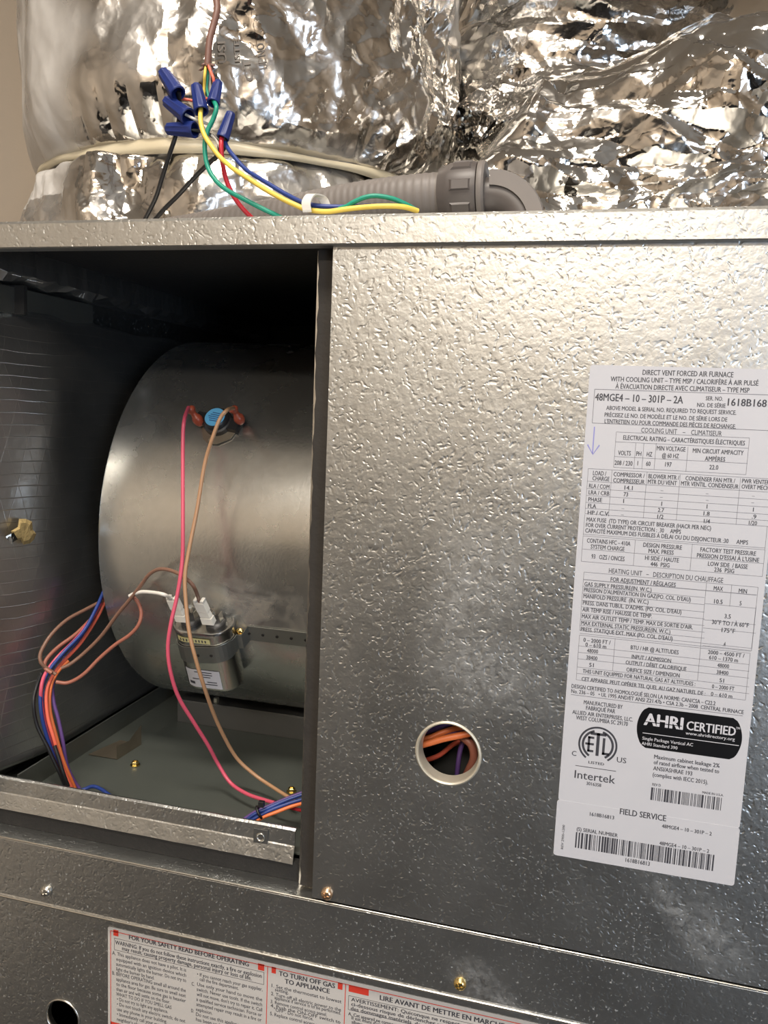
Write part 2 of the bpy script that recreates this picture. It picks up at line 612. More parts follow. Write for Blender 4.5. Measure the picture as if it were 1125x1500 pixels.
# cap: deck with a turned-down skirt
prof = [(.006, ZCB), (-.0045, ZCB), (-.0055, ZCB + .0008), (-.0055, ZCT - .003), (-.0035, ZCT - .0008), (0, ZCT), (YB, ZCT), (YB, ZCT - .0012),
        (0, ZCT - .0015), (-.0035, ZCT - .004), (-.0035, ZCB + .0012), (.006, ZCB + .0012)]
nx = 40
V = []
for i in range(nx + 1):
    x = XL - .004 + (XR - XL + .008) * i / nx
    for (y, z) in prof: V.append((x, y, z))
k = len(prof)
F = [(i * k + j, i * k + (j + 1) % k, (i + 1) * k + (j + 1) % k, (i + 1) * k + j) for i in range(nx) for j in range(k)]
F += [list(range(k)), [nx * k + j for j in range(k)][::-1]]
tag(mk('top_cap', V, F, M['cap'], FUR), 'pale dimpled top cap')

# front panel with the knockout hole
hc = at(656.5, 1103.5, Y=0)
HR = .0212


def sheet_with_hole(x0, x1, z0, z1, y0, y1, holes):
    bm = bmesh.new()
    es = []

    def loop(pts):
        vs = [bm.verts.new((p[0], y0, p[1])) for p in pts]
        for i in range(len(vs)): es.append(bm.edges.new((vs[i], vs[(i + 1) % len(vs)])))
    loop([(x0, z0), (x1, z0), (x1, z1), (x0, z1)])
    for (hx, hz, hr) in holes:
        loop([(hx + hr * math.cos(a * math.pi / 32), hz + hr * math.sin(a * math.pi / 32)) for a in range(64)])
    bmesh.ops.triangle_fill(bm, use_beauty=True, use_dissolve=False, edges=es)
    g = bmesh.ops.extrude_face_region(bm, geom=bm.faces[:])
    for v in [e for e in g['geom'] if isinstance(e, bmesh.types.BMVert)]: v.co.y = y1
    bm.verts.index_update()
    V = [tuple(v.co) for v in bm.verts]
    F = [[v.index for v in f.verts] for f in bm.faces]
    bm.free()
    return V, F


PX0 = -.168
V, F = sheet_with_hole(PX0, XR, -.3462, .114, 0, .0012, [(hc[0], hc[2], HR)])
PAN = mk('front_panel', V, F, M['panel'], FUR)
tag(PAN, 'dimpled right front panel with a round knockout hole')
MB().box(PX0, PX0 + .0010, .0012, .010, -.346, .104).make('panel_flange', M['panel'], PAN)
# collar pressed in round the hole
Mh = frame((hc[0], 0, hc[2]), (0, 1, 0))
V, F = lathe_vf([(HR + .0012, -.0004), (HR + .0008, -.0012), (HR, -.0014), (HR - .0008, -.0008), (HR - .0012, .0005), (HR - .0022, .0085), (HR - .0016, .0085), (HR - .0002, .001)], 64, Mh)
F = F[:-2]
V = np.array(V)
M['collar'] = plain('dull_zinc_collar', (.62, .58, .48), .45, .6, .15, 120)
tag(mk('hole_collar', V, F, M['collar'], PAN, smooth=True, sharp=50), 'bright rolled metal rim')

# left stile, sides, back, partition, interior
MB().box(XL, XL + .012, 0, .0012, -.3475, .104).make('left_stile', M['panel'], FUR)
MB().box(XL - .0012, XL, 0, YB, FL + .001, ZCT - .0016).make('side_panel', M['panel'], FUR)
MB().box(XR, XR + .0012, 0, YB, FL + .001, ZCT - .0016).make('side_panel', M['panel'], FUR)
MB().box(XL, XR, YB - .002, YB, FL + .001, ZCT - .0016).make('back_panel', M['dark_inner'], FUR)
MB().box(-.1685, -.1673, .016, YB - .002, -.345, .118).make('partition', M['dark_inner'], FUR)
# gasketed post beside the opening
pl = at(470, 362, Y=.011)[0]
tag(MB().box(-.1835, -.1660, .0145, .016, -.3478, .104).make('door_post', M['zinc'], FUR), 'bare metal post edge beside the opening')
V, F = [], []
for i in range(61):
    z = -.3455 + (.104 + .3455) * i / 60
    j = .0005 * math.sin(i * 2.3) + .0004 * math.sin(i * .71)
    V += [(-.1812 + j, .0105, z), (-.1660, .0105, z), (-.1660, .0145, z), (-.1820 + j, .0145, z)]
F = [(i * 4 + a, i * 4 + (a + 1) % 4, (i + 1) * 4 + (a + 1) % 4, (i + 1) * 4 + a) for i in range(60) for a in range(4)] + [(0, 1, 2, 3), (240, 243, 242, 241)]
tag(mk('post_gasket', V, F, M['foam_grey'], FUR), 'dark foam gasket strip')
# floor pan
FZ = -.330
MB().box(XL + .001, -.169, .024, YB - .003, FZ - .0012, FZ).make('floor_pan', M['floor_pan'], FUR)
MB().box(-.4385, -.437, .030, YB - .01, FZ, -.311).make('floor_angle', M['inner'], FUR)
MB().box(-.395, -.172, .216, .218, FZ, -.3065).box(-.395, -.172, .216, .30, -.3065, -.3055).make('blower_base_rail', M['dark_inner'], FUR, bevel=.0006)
# folded front rail of the opening
x0r, x1r = XL + .001, -.1895
prof = [(.040, -.3095), (.0215, -.3092), (.0200, -.3105), (.0195, -.3218), (.0190, -.3228), (.0160, -.3345), (.0168, -.3350), (.0205, -.3232), (.0212, -.312), (.040, -.3107)]
prof = [(min(y, .0235) if y > .03 else y, z) for y, z in prof]
nx = 60
V = []
for i in range(nx + 1):
    x = x0r + (x1r - x0r) * i / nx
    for (y, z) in prof:
        V.append((x, y + .00008 * math.sin(i * .9 + z * 900), z + .0001 * math.sin(i * .6)))
k = len(prof)
F = [(i * k + j, i * k + (j + 1) % k, (i + 1) * k + (j + 1) % k, (i + 1) * k + j) for i in range(nx) for j in range(k)]
F += [list(range(k)), [nx * k + j for j in range(k)][::-1]]
RAIL = mk('front_rail', V, F, M['strip'], FUR)
tag(RAIL, 'folded dimpled rail along the bottom of the opening')
q = at(382, 1226, Y=.0190)
MB().box(q[0] - .0058, q[0] + .0058, .0186, .0194, q[2] - .0062, q[2] + .0062).make('clip_nut', M['dark_inner'], RAIL, bevel=.0003)
V, F = lathe_vf([(.0034, 0), (.0036, .0006), (.0030, .001), (.0024, .0007), (.0022, 0)], 20, frame((q[0], .0187, q[2]), (0, -1, 0)))
mk('clip_nut_ring', V, F, M['zinc'], RAIL, smooth=True)
tag(MB().box(XL + .001, -.1835, .0172, .024, -.3478, -.3340).make('rail_gasket', M['black_foam'], FUR), 'black foam strip under the rail')
# lower strip: ledge on top, rounded front edge
nx = 60
prof = [(.024, -.3480), (.0016, -.3480), (.0005, -.3484), (0, -.3495), (0, -.3962), (-.0004, -.3972), (-.0002, -.3984), (.0010, -.3989), (.006, -.3986), (.006, -.3975), (.0015, -.3975), (.0012, -.3496), (.024, -.3492)]
V = []
for i in range(nx + 1):
    x = XL - .0005 + (XR - XL + .001) * i / nx
    for (y, z) in prof: V.append((x, y, z))
k = len(prof)
F = [(i * k + j, i * k + (j + 1) % k, (i + 1) * k + (j + 1) % k, (i + 1) * k + j) for i in range(nx) for j in range(k)]
F += [list(range(k)), [nx * k + j for j in range(k)][::-1]]
tag(mk('lower_strip', V, F, M['strip'], FUR), 'narrow dimpled strip below the opening')
# bright beads put into the shape for light caught on the rounded edges
for z, y, r in ((-.3483, .0004, .0009), (-.3983, -.0003, .0010)):
    V, F = tube_vf([(XL + (XR - XL) * i / 30, y, z) for i in range(31)], r, 8)
    tag(mk('edge_highlight', V, F, M['zinc'], FUR, smooth=True, sharp=60), 'bright bead drawn for light on the rounded edge')
# lower door, set back a little
dh = at(92, 1490, Y=.005)
V, F = sheet_with_hole(XL, XR, FL + .06, -.4005, .005, .0062, [(dh[0], dh[2], .0150)])
DOOR = mk('lower_door', V, F, M['strip'], FUR)
tag(DOOR, 'lower dimpled door with a round finger hole')
V, F = lathe_vf([(.0160, -.0002), (.0156, -.0012), (.0148, -.0010), (.0143, .0004), (.0138, .004), (.0144, .004)], 48, frame((dh[0], .005, dh[2]), (0, 1, 0)))
mk('hole_collar', V, F[:-2], M['zinc'], DOOR, smooth=True)
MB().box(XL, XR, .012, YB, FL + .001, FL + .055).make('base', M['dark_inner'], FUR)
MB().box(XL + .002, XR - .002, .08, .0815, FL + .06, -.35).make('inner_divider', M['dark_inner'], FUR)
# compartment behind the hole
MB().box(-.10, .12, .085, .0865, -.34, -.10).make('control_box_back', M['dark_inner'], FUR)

# ---- left liner, pillowed, foil faced
nz, ny = 120, 90
Y = np.linspace(-.0, YB - .03, ny)
Z = np.linspace(-.3125, .0665, nz)
YY, ZZ = np.meshgrid(Y, Z)
yy, zz = YY.ravel(), ZZ.ravel()
Xs = -.447 - .027 * np.clip(1 - (yy + .0) / .095, 0, 1) ** 1.4
edge = np.clip((.0665 - zz) / .03, 0, 1)
Xs -= .010 * (1 - edge) ** 2
P = np.stack([Xs * 0, yy, zz], 1)
Xs += .0022 * vnoise(P * 14, 3) + .0008 * vnoise(P * 40, 4)
V = np.stack([Xs, yy, zz + .002 * (1 - edge) * vnoise(P * 30, 9)], 1)
F = [(i * ny + j, i * ny + j + 1, (i + 1) * ny + j + 1, (i + 1) * ny + j) for i in range(nz - 1) for j in range(ny - 1)]
lin = mk('foil_liner', V, F, M['liner'], FUR, smooth=True)
md = lin.modifiers.new('thick', 'SOLIDIFY'); md.thickness = .006; md.offset = 0
tag(lin, 'foil faced insulation with raised scrim threads')
# normals of an open sheet: face the opening
# upper liner strip and the bare plate in the gap
V, F = [], []
for i in range(60):
    y = .0 + i * .0095
    V += [(-.452 + .002 * math.sin(i * 1.7), y, .0905 + .002 * math.sin(i * 1.1) + .0012 * math.sin(i * 3.1)), (-.447 + .002 * math.sin(i * 2.1), y, .096 + .001 * math.sin(i * 2.7)), (-.450, y, .118), (-.474, y, .118), (-.474, y, .0905)]
F = [(i * 5 + a, i * 5 + (a + 1) % 5, (i + 1) * 5 + (a + 1) % 5, (i + 1) * 5 + a) for i in range(59) for a in range(5)]
tag(mk('upper_liner', V, F, M['liner'], FUR), 'crinkled foil edge under the cap')
MB().box(-.462, -.458, .038, .165, .066, .0868).make('side_plate', M['inner'], FUR)
MB().box(-.474, -.449, .060, .064, .0655, .0885).make('side_rib', M['black_foam'], FUR)
MB().box(XL + .002, -.172, .02, YB - .01, .116, .1195).make('ceiling_shade_sheet', M['black_foam'], FUR)  # black sheet carries the shade under the cap in its colour
MB().box(XL + .003, -.172, YB - .014, YB - .004, -.328, .115).make('back_shade_sheet', M['black_foam'], FUR)  # black sheet, the shaded depth of the interior put into its colour
# torn patch with fibreglass showing
c0 = at(34, 782, X=-.444)
PT = []
pts2 = [(22, 792), (16, 778), (26, 772), (28, 760), (38, 760), (47, 764), (48, 776), (54, 782), (50, 790), (44, 796), (34, 798), (30, 790)]
V = [at(u, v, X=-.4485) for u, v in pts2] + [at(u * .7 + 36 * .3, v * .7 + 780 * .3, X=-.4452) for u, v in pts2]
n = len(pts2)
F = [(i, (i + 1) % n, n + (i + 1) % n, n + i) for i in range(n)] + [[n + i for i in range(n)]]
tag(mk('exposed_fibreglass', V, F, M['glass_wool'], lin), 'torn patch of yellow fibreglass')
V = [at(u, v, X=-.4418) for u, v in [(8, 786), (20, 780), (26, 790), (16, 796)]] + [at(u, v, X=-.4445) for u, v in [(8, 786), (20, 780), (26, 790), (16, 796)]]
tag(mk('torn_foil_flap', V, [(0, 1, 2, 3), (4, 5, 6, 7), (0, 1, 5, 4), (1, 2, 6, 5), (2, 3, 7, 6), (3, 0, 4, 7)], M['foil'], lin), 'bright torn flap of foil')

# floor bracket, folded tab
b1, b2, b3, b4 = [at(u, v, Z=FZ + .001) for u, v in [(129, 1105), (171, 1112), (206, 1090), (176, 1084)]]
up = np.array([0, 0, 1.0])
bt2, bt3 = b2 + up * .0125, b3 + up * .019
V = [b1, b2, b3, b4, bt2, bt3, (b2 + b3) / 2 + up * .0105]
V = V + [v - np.array([0, -.0012, 0.0009]) for v in V]
F = [(0, 1, 2, 3), (7, 10, 9, 8), (1, 4, 6, 5, 2), (8, 9, 12, 13, 11), (0, 3, 10, 7), (0, 7, 8, 1), (1, 8, 11, 4), (4, 11, 13, 6), (6, 13, 12, 5), (5, 12, 9, 2), (3, 2, 9, 10)]
M['bracket'] = plain('brownish_steel', (.34, .29, .22), .4, .8, .3, 40)
tag(mk('folded_bracket', V, F, M['bracket'], FUR), 'small brownish folded metal tab on the floor')


# ---- screws
def make_screw(name, u, v, Y, m, r, parent, label, nrm=(0, -1, 0), Z=None, hexed=False, tilt=.3):
    p = at(u, v, Y=Y) if Z is None else at(u, v, Z=Z)
    Mx = frame(p, nrm) @ Matrix.Rotation(tilt, 4, 'Z')
    if hexed:
        mb = MB()
        V, F = lathe_vf([(r * 1.35, 0), (r * 1.35, r * .25), (r * 1.2, r * .3)], 24, Mx)
        mb.add(V, F)
        V, F = lathe_vf([(r, r * .3), (r, r * 1.1), (r * .85, r * 1.25), (r * .55, r * 1.25), (r * .5, r * 1.05)], 6, Mx)
        mb.add(V, F)
    else:
        mb = MB()
        V, F = lathe_vf([(r, 0), (r, r * .22), (r * .9, r * .42), (r * .62, r * .62), (r * .3, r * .72), (.00001, r * .74)], 28, Mx)
        mb.add(V, F)
        # raised quadrants leaving the cross recess
        for k in range(4):
            a0 = k * math.pi / 2 + .35
            pts = []
            for a, rr in ((a0, .22), (a0, .62), (a0 + .44, .68), (a0 + .87, .62), (a0 + .87, .22)):
                pts.append((rr * r * math.cos(a), rr * r * math.sin(a)))
            V = xf(Mx, [(x, y, r * .5) for x, y in pts] + [(x, y, r * (.86 if math.hypot(x, y) < .4 * r else .74)) for x, y in pts])
            n = 5
            mb.add(V, [list(range(n))[::-1], [n + i for i in range(n)]] + [(i, (i + 1) % n, n + (i + 1) % n, n + i) for i in range(n)])
    o = mb.make(name, m, parent, smooth=True, sharp=35)
    tag(o, label)
    return o


make_screw('screw', 479, 1309, -.0001, M['rust_zinc'], .0044, PAN, 'rusty yellow screw at the panel corner')
make_screw('screw', 674, 1441, -.0001, M['brass'], .0044, FUR, 'yellow screw in the lower strip')
make_screw('screw', 68, 1305, -.0001, M['zinc'], .0046, FUR, 'dull zinc screw in the lower strip')
make_screw('floor_screw', 198, 1121, 0, M['brass'], .0032, FUR, 'yellow hex screw on the floor beside the tab', (0, 0, 1), FZ + .0003, True)
make_screw('floor_screw', 427, 1160, 0, M['brass'], .0032, FUR, 'yellow hex screw on the floor beside the post', (0, 0, 1), FZ + .0003, True)

# ------------------------------------------------------------------ blower
BC, BZ, BR, BX0, BX1 = .269, -.120, .183, -.400, -.176
BL = thing('blower_housing', (-.288, BC, BZ - BR), 'round grey sheet metal blower housing inside the left opening', 'blower')


def cyl(u, v, off=0.0):
    d = ray(u, v)
    o = np.array([0, CAMY, 0])
    a = d[1] ** 2 + d[2] ** 2
    b = 2 * ((o[1] - BC) * d[1] + (o[2] - BZ) * d[2])
    c = (o[1] - BC) ** 2 + (o[2] - BZ) ** 2 - (BR + off) ** 2
    t = (-b - math.sqrt(max(0, b * b - 4 * a * c))) / (2 * a)
    return o + d * t


def cpt(x, th, off=0.0):
    """point on the drum: th is the angle below the forward direction"""
    return np.array([x, BC - (BR + off) * math.cos(th), BZ - (BR + off) * math.sin(th)])


def cth(p):
    return math.atan2(-(p[2] - BZ), -(p[1] - BC))


V, F = [], []
k = 160
xs = [BX0, BX0 + .0006, BX0 + .002] + [BX0 + .002 + (BX1 - BX0 - .002) * i / 8 for i in range(1, 9)]
rs = [BR - .0025, BR - .0003, BR] + [BR] * 8
for x, r in zip(xs, rs):
    for j in range(k):
        a = 2 * math.pi * j / k
        V.append((x, BC - r * math.cos(a), BZ - r * math.sin(a)))
F = [(i * k + j, i * k + (j + 1) % k, (i + 1) * k + (j + 1) % k, (i + 1) * k + j) for i in range(len(xs) - 1) for j in range(k)]
F.append([(len(xs) - 1) * k + j for j in range(k)])
mk('drum', V, F, M['blower'], BL, smooth=True, sharp=40)
V, F = [], []
for r in (BR - .0025, BR * .55, BR * .5):
    for j in range(k):
        a = 2 * math.pi * j / k
        V.append((BX0 + (.012 if r < BR * .52 else 0), BC - r * math.cos(a), BZ - r * math.sin(a)))
F = [(i * k + j, i * k + (j + 1) % k, (i + 1) * k + (j + 1) % k, (i + 1) * k + j) for i in range(2) for j in range(k)]
mk('side_plate', V, F, M['blower'], BL, smooth=True, sharp=40)
# small foot bolt below
V, F = lathe_vf([(.003, -.002), (.003, .002), (.002, .004)], 6, frame(cyl(317, 1022) - np.array([0, 0, .002]), (0, 0, -1)))
mk('foot_bolt', V, F, M['zinc'], BL)

# capacitor frame: stands tangent to the drum
CW, CD = .0255, .0155     # half width, half depth
ctop = cyl(297, 928)
th = cth(ctop)
nrm = Vector((0, -math.cos(th), -math.sin(th)))
tan_dn = Vector((0, math.sin(th), -math.cos(th)))
zup = -tan_dn
pc = at(299, 912, Y=.062)
cc = Vector(cyl(299, 925)) + nrm * (CD + .0008)
ccx = at(299, 913, Y=cc.y)
MC = frame((ccx[0], cc.y, ccx[2]), zup, (1, 0, .05))
if MC.col[1].xyz.dot(nrm) > 0:
    pass
CH = .062


def oval(hw, hd, n=36):
    s = hw - hd
    P = []
    for i in range(n):
        a = 2 * math.pi * i / n
        P.append(((s if math.cos(a) >= 0 else -s) + hd * math.cos(a), hd * math.sin(a)))
    return P


def oval_loft(levels, n=36):
    V, F = [], []
    for hw, hd, z in levels:
        V += [(x, y, z) for x, y in oval(hw, hd, n)]
    m = len(levels)
    F = [(i * n + j, i * n + (j + 1) % n, (i + 1) * n + (j + 1) % n, (i + 1) * n + j) for i in range(m - 1) for j in range(n)]
    F += [list(range(n))[::-1], [(m - 1) * n + j for j in range(n)]]
    return V, F


CAP = thing('capacitor', tuple(MC @ Vector((0, 0, -CH))), 'silver oval motor capacitor strapped to the front of the blower housing', 'capacitor')
V, F = oval_loft([(CW - .003, CD - .003, -CH), (CW - .0006, CD - .0006, -CH + .0012), (CW, CD, -CH + .004), (CW, CD, -.002), (CW + .0004, CD + .0004, 0)])
mk('can', xf(MC, V), F, M['can'], CAP, smooth=True, sharp=40, origin=MC.translation)
V, F = oval_loft([(CW + .0008, CD + .0008, -.0012), (CW + .0012, CD + .0012, .0008), (CW + .0006, CD + .0006, .0022), (CW - .0006, CD - .0006, .0022), (CW - .0014, CD - .0014, .0006), (CW - .006, CD - .006, .0002)])
tag(mk('rolled_lid', xf(MC, V), F, M['can'], CAP, smooth=True, sharp=40), 'bright lid with a rolled rim')
sgn = 1 if MC.col[1].xyz.dot(nrm) > 0 else -1
for sx in (-1, 1):
    V, F = lathe_vf([(.0088, .0003), (.0088, .0030), (.0070, .0046), (.0040, .0052), (.0001, .0054)], 28, MC @ Matrix.Translation((sx * .0112, 0, 0)))
    mk('terminal_base', V, F, M['bakelite'], CAP, smooth=True, sharp=40)
    mb = MB()
    for kx in (-1, 1):
        V, F = MB().box(sx * .0112 + kx * .0035 - .0004 + .002, sx * .0112 + kx * .0035 + .0004 + .002, -.003, .003, .004, .0125).V, MB().box(0, 1, 0, 1, 0, 1).F
        mb.add(xf(MC, V), F)
    mb.make('terminal_blade', M['zinc'], CAP)
# faston shells
for i, (bx, lx) in enumerate(((-.0165, -.0175), (.0075, .0045))):
    mb = MB()
    yF = sgn * .004
    prof = [(-.0060, -.0060, .0045), (.0060, -.0060, .0045)]
    def shell(z0, z1, w0, w1, d0, d1, s0, s1):
        V = [(s0 + bx - w0, yF - d0, z0), (s0 + bx + w0, yF - d0, z0), (s0 + bx + w0, yF + d0, z0), (s0 + bx - w0, yF + d0, z0),
             (s1 + bx - w1, yF - d1, z1), (s1 + bx + w1, yF - d1, z1), (s1 + bx + w1, yF + d1, z1), (s1 + bx - w1, yF + d1, z1)]
        mb.add(xf(MC, V), [(0, 3, 2, 1), (4, 5, 6, 7), (0, 1, 5, 4), (1, 2, 6, 5), (2, 3, 7, 6), (3, 0, 4, 7)])
    lean = -.0045
    shell(.0045, .0110, .0052, .0050, .0032, .0030, 0, lean * .25)
    shell(.0113, .0165, .0046, .0044, .0026, .0026, lean * .3, lean * .6)
    shell(.0168, .0260, .0047, .0044, .0030, .0030, lean * .6, lean)
    shell(.0260, .0285, .0015, .0015, .0028, .0028, lean - .0030, lean - .0030)
    shell(.0260, .0285, .0015, .0015, .0028, .0028, lean + .0030, lean + .0030)
    cs = mb.make('terminal_cover', M['white_plastic'], CAP, bevel=.0004)
    if i == 0: C_L = MC @ Vector((bx + lean, yF, .026))
    else: C_R = MC @ Vector((bx + lean, yF, .026))


def can_patch(a0, a1, z0, z1, off, n=20):
    """patch that follows the oval can, by arc positions along the front"""
    V = []
    s = CW - CD
    for i in range(n + 1):
        x = a0 + (a1 - a0) * i / n
        if abs(x) <= s: px_, py_ = x, CD + off
        else:
            e = (abs(x) - s) / CD
            px_ = math.copysign(s + (CD + off) * math.sin(e), x)
            py_ = (CD + off) * math.cos(e)
        for z in (z0, z1): V.append((px_, sgn * py_, z))
    F = [(2 * i, 2 * i + 2, 2 * i + 3, 2 * i + 1) for i in range(n)]
    return xf(MC, V), F


V, F = can_patch(-.0190, .0130, -.0580, -.0380, .0003)
tag(mk('data_label', V, F, M['paper'], CAP, smooth=True), 'small white data label')
mb = MB()
for k, (a, b2) in enumerate(((-.010, .006), (-.007, .006), (-.004, .004), (-.013, -.007), (.000, .009), (-.006, .009))):
    mb.add(*can_patch(a, b2, -.0410 - k * .0026, -.0400 - k * .0026, .0005, 6))
mb.add(*can_patch(-.0165, -.0115, -.0545, -.0515, .0005, 4))
mb.make('label_print', M['print'], CAP)
V, F = can_patch(-.0190, .0110, -.0085, -.0035, .0003)
tag(mk('warning_sticker', V, F, M['yellow_print'], CAP, smooth=True), 'narrow yellow warning sticker')
mb = MB()
for k in range(9):
    mb.add(*can_patch(-.016 + k * .0028, -.0148 + k * .0028, -.0074, -.0048, .0005, 3))
mb.make('sticker_print', M['print'], CAP)

# strap round the can, screwed to the drum
SW = .0085
pr = cyl(352, 925)
xs_ = pr[0]
path = []
ST = -.0230   # centre height on the can
s = CW - CD
for x, y in [(-s, None)]:
    pass
P2 = []
back = -CD
for a in np.linspace(math.pi * 1.5, math.pi * .5, 12):      # left end cap from back to front
    P2.append((-s + (CD + .0008) * math.cos(a), (CD + .0008) * math.sin(a)))
for x in np.linspace(-s, s, 6)[1:]:
    P2.append((x, CD + .0008))
for a in np.linspace(math.pi * .5, -.1, 9)[1:]:
    P2.append((s + (CD + .0008) * math.cos(a), (CD + .0008) * math.sin(a)))
front = [np.array(MC @ Vector((x, sgn * y, ST + .0115 * ((x + .02) / .05) ** 1 * .5))) for x, y in P2]
thr = cth(pr)
rest = [cpt(front[-1][0] + .0045, thr + .03, .006)]
for x in np.linspace(front[-1][0] + .009, BX1 - .0, 22):
    rest.append(cpt(x, thr + .0, .0008))
path = front + rest
V, F = [], []
T2 = -np.array(tan_dn)
for i, p in enumerate(path):
    wdt = SW * (1.0 if i < len(front) - 3 else .85)
    if i > len(front):
        tt = cth(p)
        up_ = cpt(p[0], tt - wdt / BR, .0008) - p
        V += [p + up_, cpt(p[0], tt + wdt / BR, .0008)]
    else:
        V += [p + T2 * wdt, p - T2 * wdt]
F = [(2 * i, 2 * i + 2, 2 * i + 3, 2 * i + 1) for i in range(len(path) - 1)]
st = mk('mounting_strap', V, F, M['inner'], BL)
md = st.modifiers.new('thick', 'SOLIDIFY'); md.thickness = .0007; md.offset = 0
tag(st, 'perforated galvanised strap')
mb = MB()
nx_ = len(path)
acc = 0
for i in range(11, nx_ - 1):
    acc += np.linalg.norm(path[i] - path[i - 1])
    if acc > .0105:
        acc = 0
        if abs(path[i][0] - pr[0]) < .006: continue
        p = Vector(path[i])
        d = Vector(path[i + 1]) - Vector(path[i - 1])
        nn = d.cross(Vector(T2)).normalized()
        if nn.y > 0: nn = -nn
        V, F = lathe_vf([(.0013, 0), (.0013, .0009), (.0001, .0009)], 12, frame(p, nn))
        mk('strap_hole', V, F, M['black_foam'], st)
pth = cth(pr)
make_screw('screw', 352, 925, pr[1] - .0022, M['brass'], .0036, BL, 'yellow screw holding the strap', (0, -math.cos(pth), -math.sin(pth)))

# ------------------------------------------------------------------ limit switch
ps = cyl(322, 622)
tps = cth(ps)
sn = Vector((0, -math.cos(tps), -math.sin(tps)))
MS = frame(ps, sn, (1, 0, 0)) @ Matrix.Rotation(math.radians(-8), 4, 'Z')
LS = thing('limit_switch', tuple(ps), 'black round limit switch with a light blue disc on the blower housing', 'switch')
mb = MB()
outl = [(-.020, .004), (.020, .004), (.016, -.012), (.006, -.0195), (-.002, -.0205), (-.008, -.017)]
ys = 1 if (MS.to_3x3() @ Vector((0, 1, 0))).z > 0 else -1
V = xf(MS, [(x, ys * y, .0004) for x, y in outl] + [(x, ys * y, .0014) for x, y in outl])
n = len(outl)
mb.add(V, [list(range(n)), [n + i for i in range(n)]] + [(i, (i + 1) % n, n + (i + 1) % n, n + i) for i in range(n)])
tag(mb.make('bracket', M['bracket'], LS), 'brownish metal mounting bracket')
V, F = lathe_vf([(.0026, .0014), (.0026, .003), (.0015, .0036)], 16, MS @ Matrix.Translation((0, ys * -.0160, 0)))
mk('screw', V, F, M['bracket'], LS, smooth=True, sharp=40)
V, F = lathe_vf([(.0125, .0014), (.0125, .006), (.0110, .0070), (.0100, .0105), (.0092, .0112)], 36, MS)
mb = MB()
mb.add(V, F)
for a, b2 in ((-.020, -.008), (.008, .020)):
    mb.add(xf(MS, MB().box(a, b2, -.0060, .0060, .0014, .0062).V), MB().box(0, 1, 0, 1, 0, 1).F)
mb.make('body', M['bakelite'], LS, smooth=True, sharp=35)
V, F = lathe_vf([(.0088, .0112), (.0088, .0116), (.0001, .0116)], 36, MS)
tag(mk('blue_disc', V, F, M['blue_disc'], LS), 'light blue printed disc')
mb = MB()
for k in range(5):
    hw = .006 - abs(k - 2) * .0012
    mb.add(xf(MS, MB().box(-hw, hw, -.0042 + k * .0019, -.0034 + k * .0019, .0116, .0118).V), MB().box(0, 1, 0, 1, 0, 1).F)
mb.make('disc_print', M['blue_dark'], LS)
for (pa, pb) in (((278, 598), (292, 618)), ((341, 598), (352, 616))):
    A = np.array(at(*pa, Y=ps[1] - .012)); Bp = np.array(at(*pb, Y=ps[1] - .006))
    C = [A + (Bp - A) * t for t in np.linspace(-.1, 1.25, 14)]
    r = [.0026, .0040, .0042, .0036, .0028, .0026, .0030, .0038, .0044, .0046, .0044, .0040, .0034, .0024]
    V, F = tube_vf(C, r, 14)
    tag(mk('terminal_boot', V, F, M['boot'], LS, smooth=True), 'red brown insulated terminal')

# ------------------------------------------------------------------ wires inside
W = .00155
wire('pink_wire', [(276, 597, ps[1] - .014), (270, 615, .075), (268, 650, .070), (268, 760, .052), (267, 820, .048), (260, 870, .044), (250, 915, .040), (246, 950, .039), (250, 985, .041), (262, 1022, .048), (285, 1060, .060),
     (305, 1092, .072), (320, 1120, .082), (338, 1147, .080), (362, 1163, .072), (388, 1172, .066), (402, 1176, .062)], W, M['pink'], 'pink wire hanging from the left side of the limit switch')
wire('tan_wire', [(342, 598, ps[1] - .014), (334, 600, .068), (323, 612, .062), (312, 640, .060), (300, 680, .060), (289, 745, .056), (277, 805, .050), (271, 845, .046), (273, 890, .043), (278, 930, .041), (288, 970, .043), (302, 1015, .052),
     (320, 1062, .070), (345, 1108, .088), (372, 1134, .092), (398, 1152, .088), (420, 1166, .080), (430, 1172, .072)], W, M['tan'], 'tan wire hanging from the right side of the limit switch')


def wire3(name, P, r, m, label, group=None):
    V, F = tube_vf(spline(P, 8), r)
    return tag(mk(name, V, F, m, None, smooth=True, sharp=60), label, 'wire', group)


Y3 = lambda L: [at(u, v, Y=y) for u, v, y in L]
wire3('brown_wire', [np.array(C_R)] + Y3([(283, 858, .058), (266, 843, .060), (248, 835, .062), (232, 834, .064), (218, 842, .066), (206, 858, .068), (192, 876, .070), (172, 900, .072), (148, 932, .072), (124, 956, .068), (104, 972, .062), (90, 979, .058)]), W, M['brown'],
      'brown wire arching from the right capacitor terminal to the bundle')
wire3('white_wire', [np.array(C_L)] + Y3([(240, 871, .060), (225, 868, .064), (208, 867, .068), (196, 870, .070), (190, 873, .071)]), W, M['white'], 'short white wire on the left capacitor terminal')
wire3('reddish_brown_wire', Y3([(193, 873, .0735), (202, 882, .075), (207, 898, .075), (203, 915, .073), (190, 930, .071), (168, 945, .068), (145, 965, .064), (122, 988, .058), (100, 1000, .053), (82, 999, .049)]), W, M['brown_red'],
      'reddish brown wire looping below the white wire')
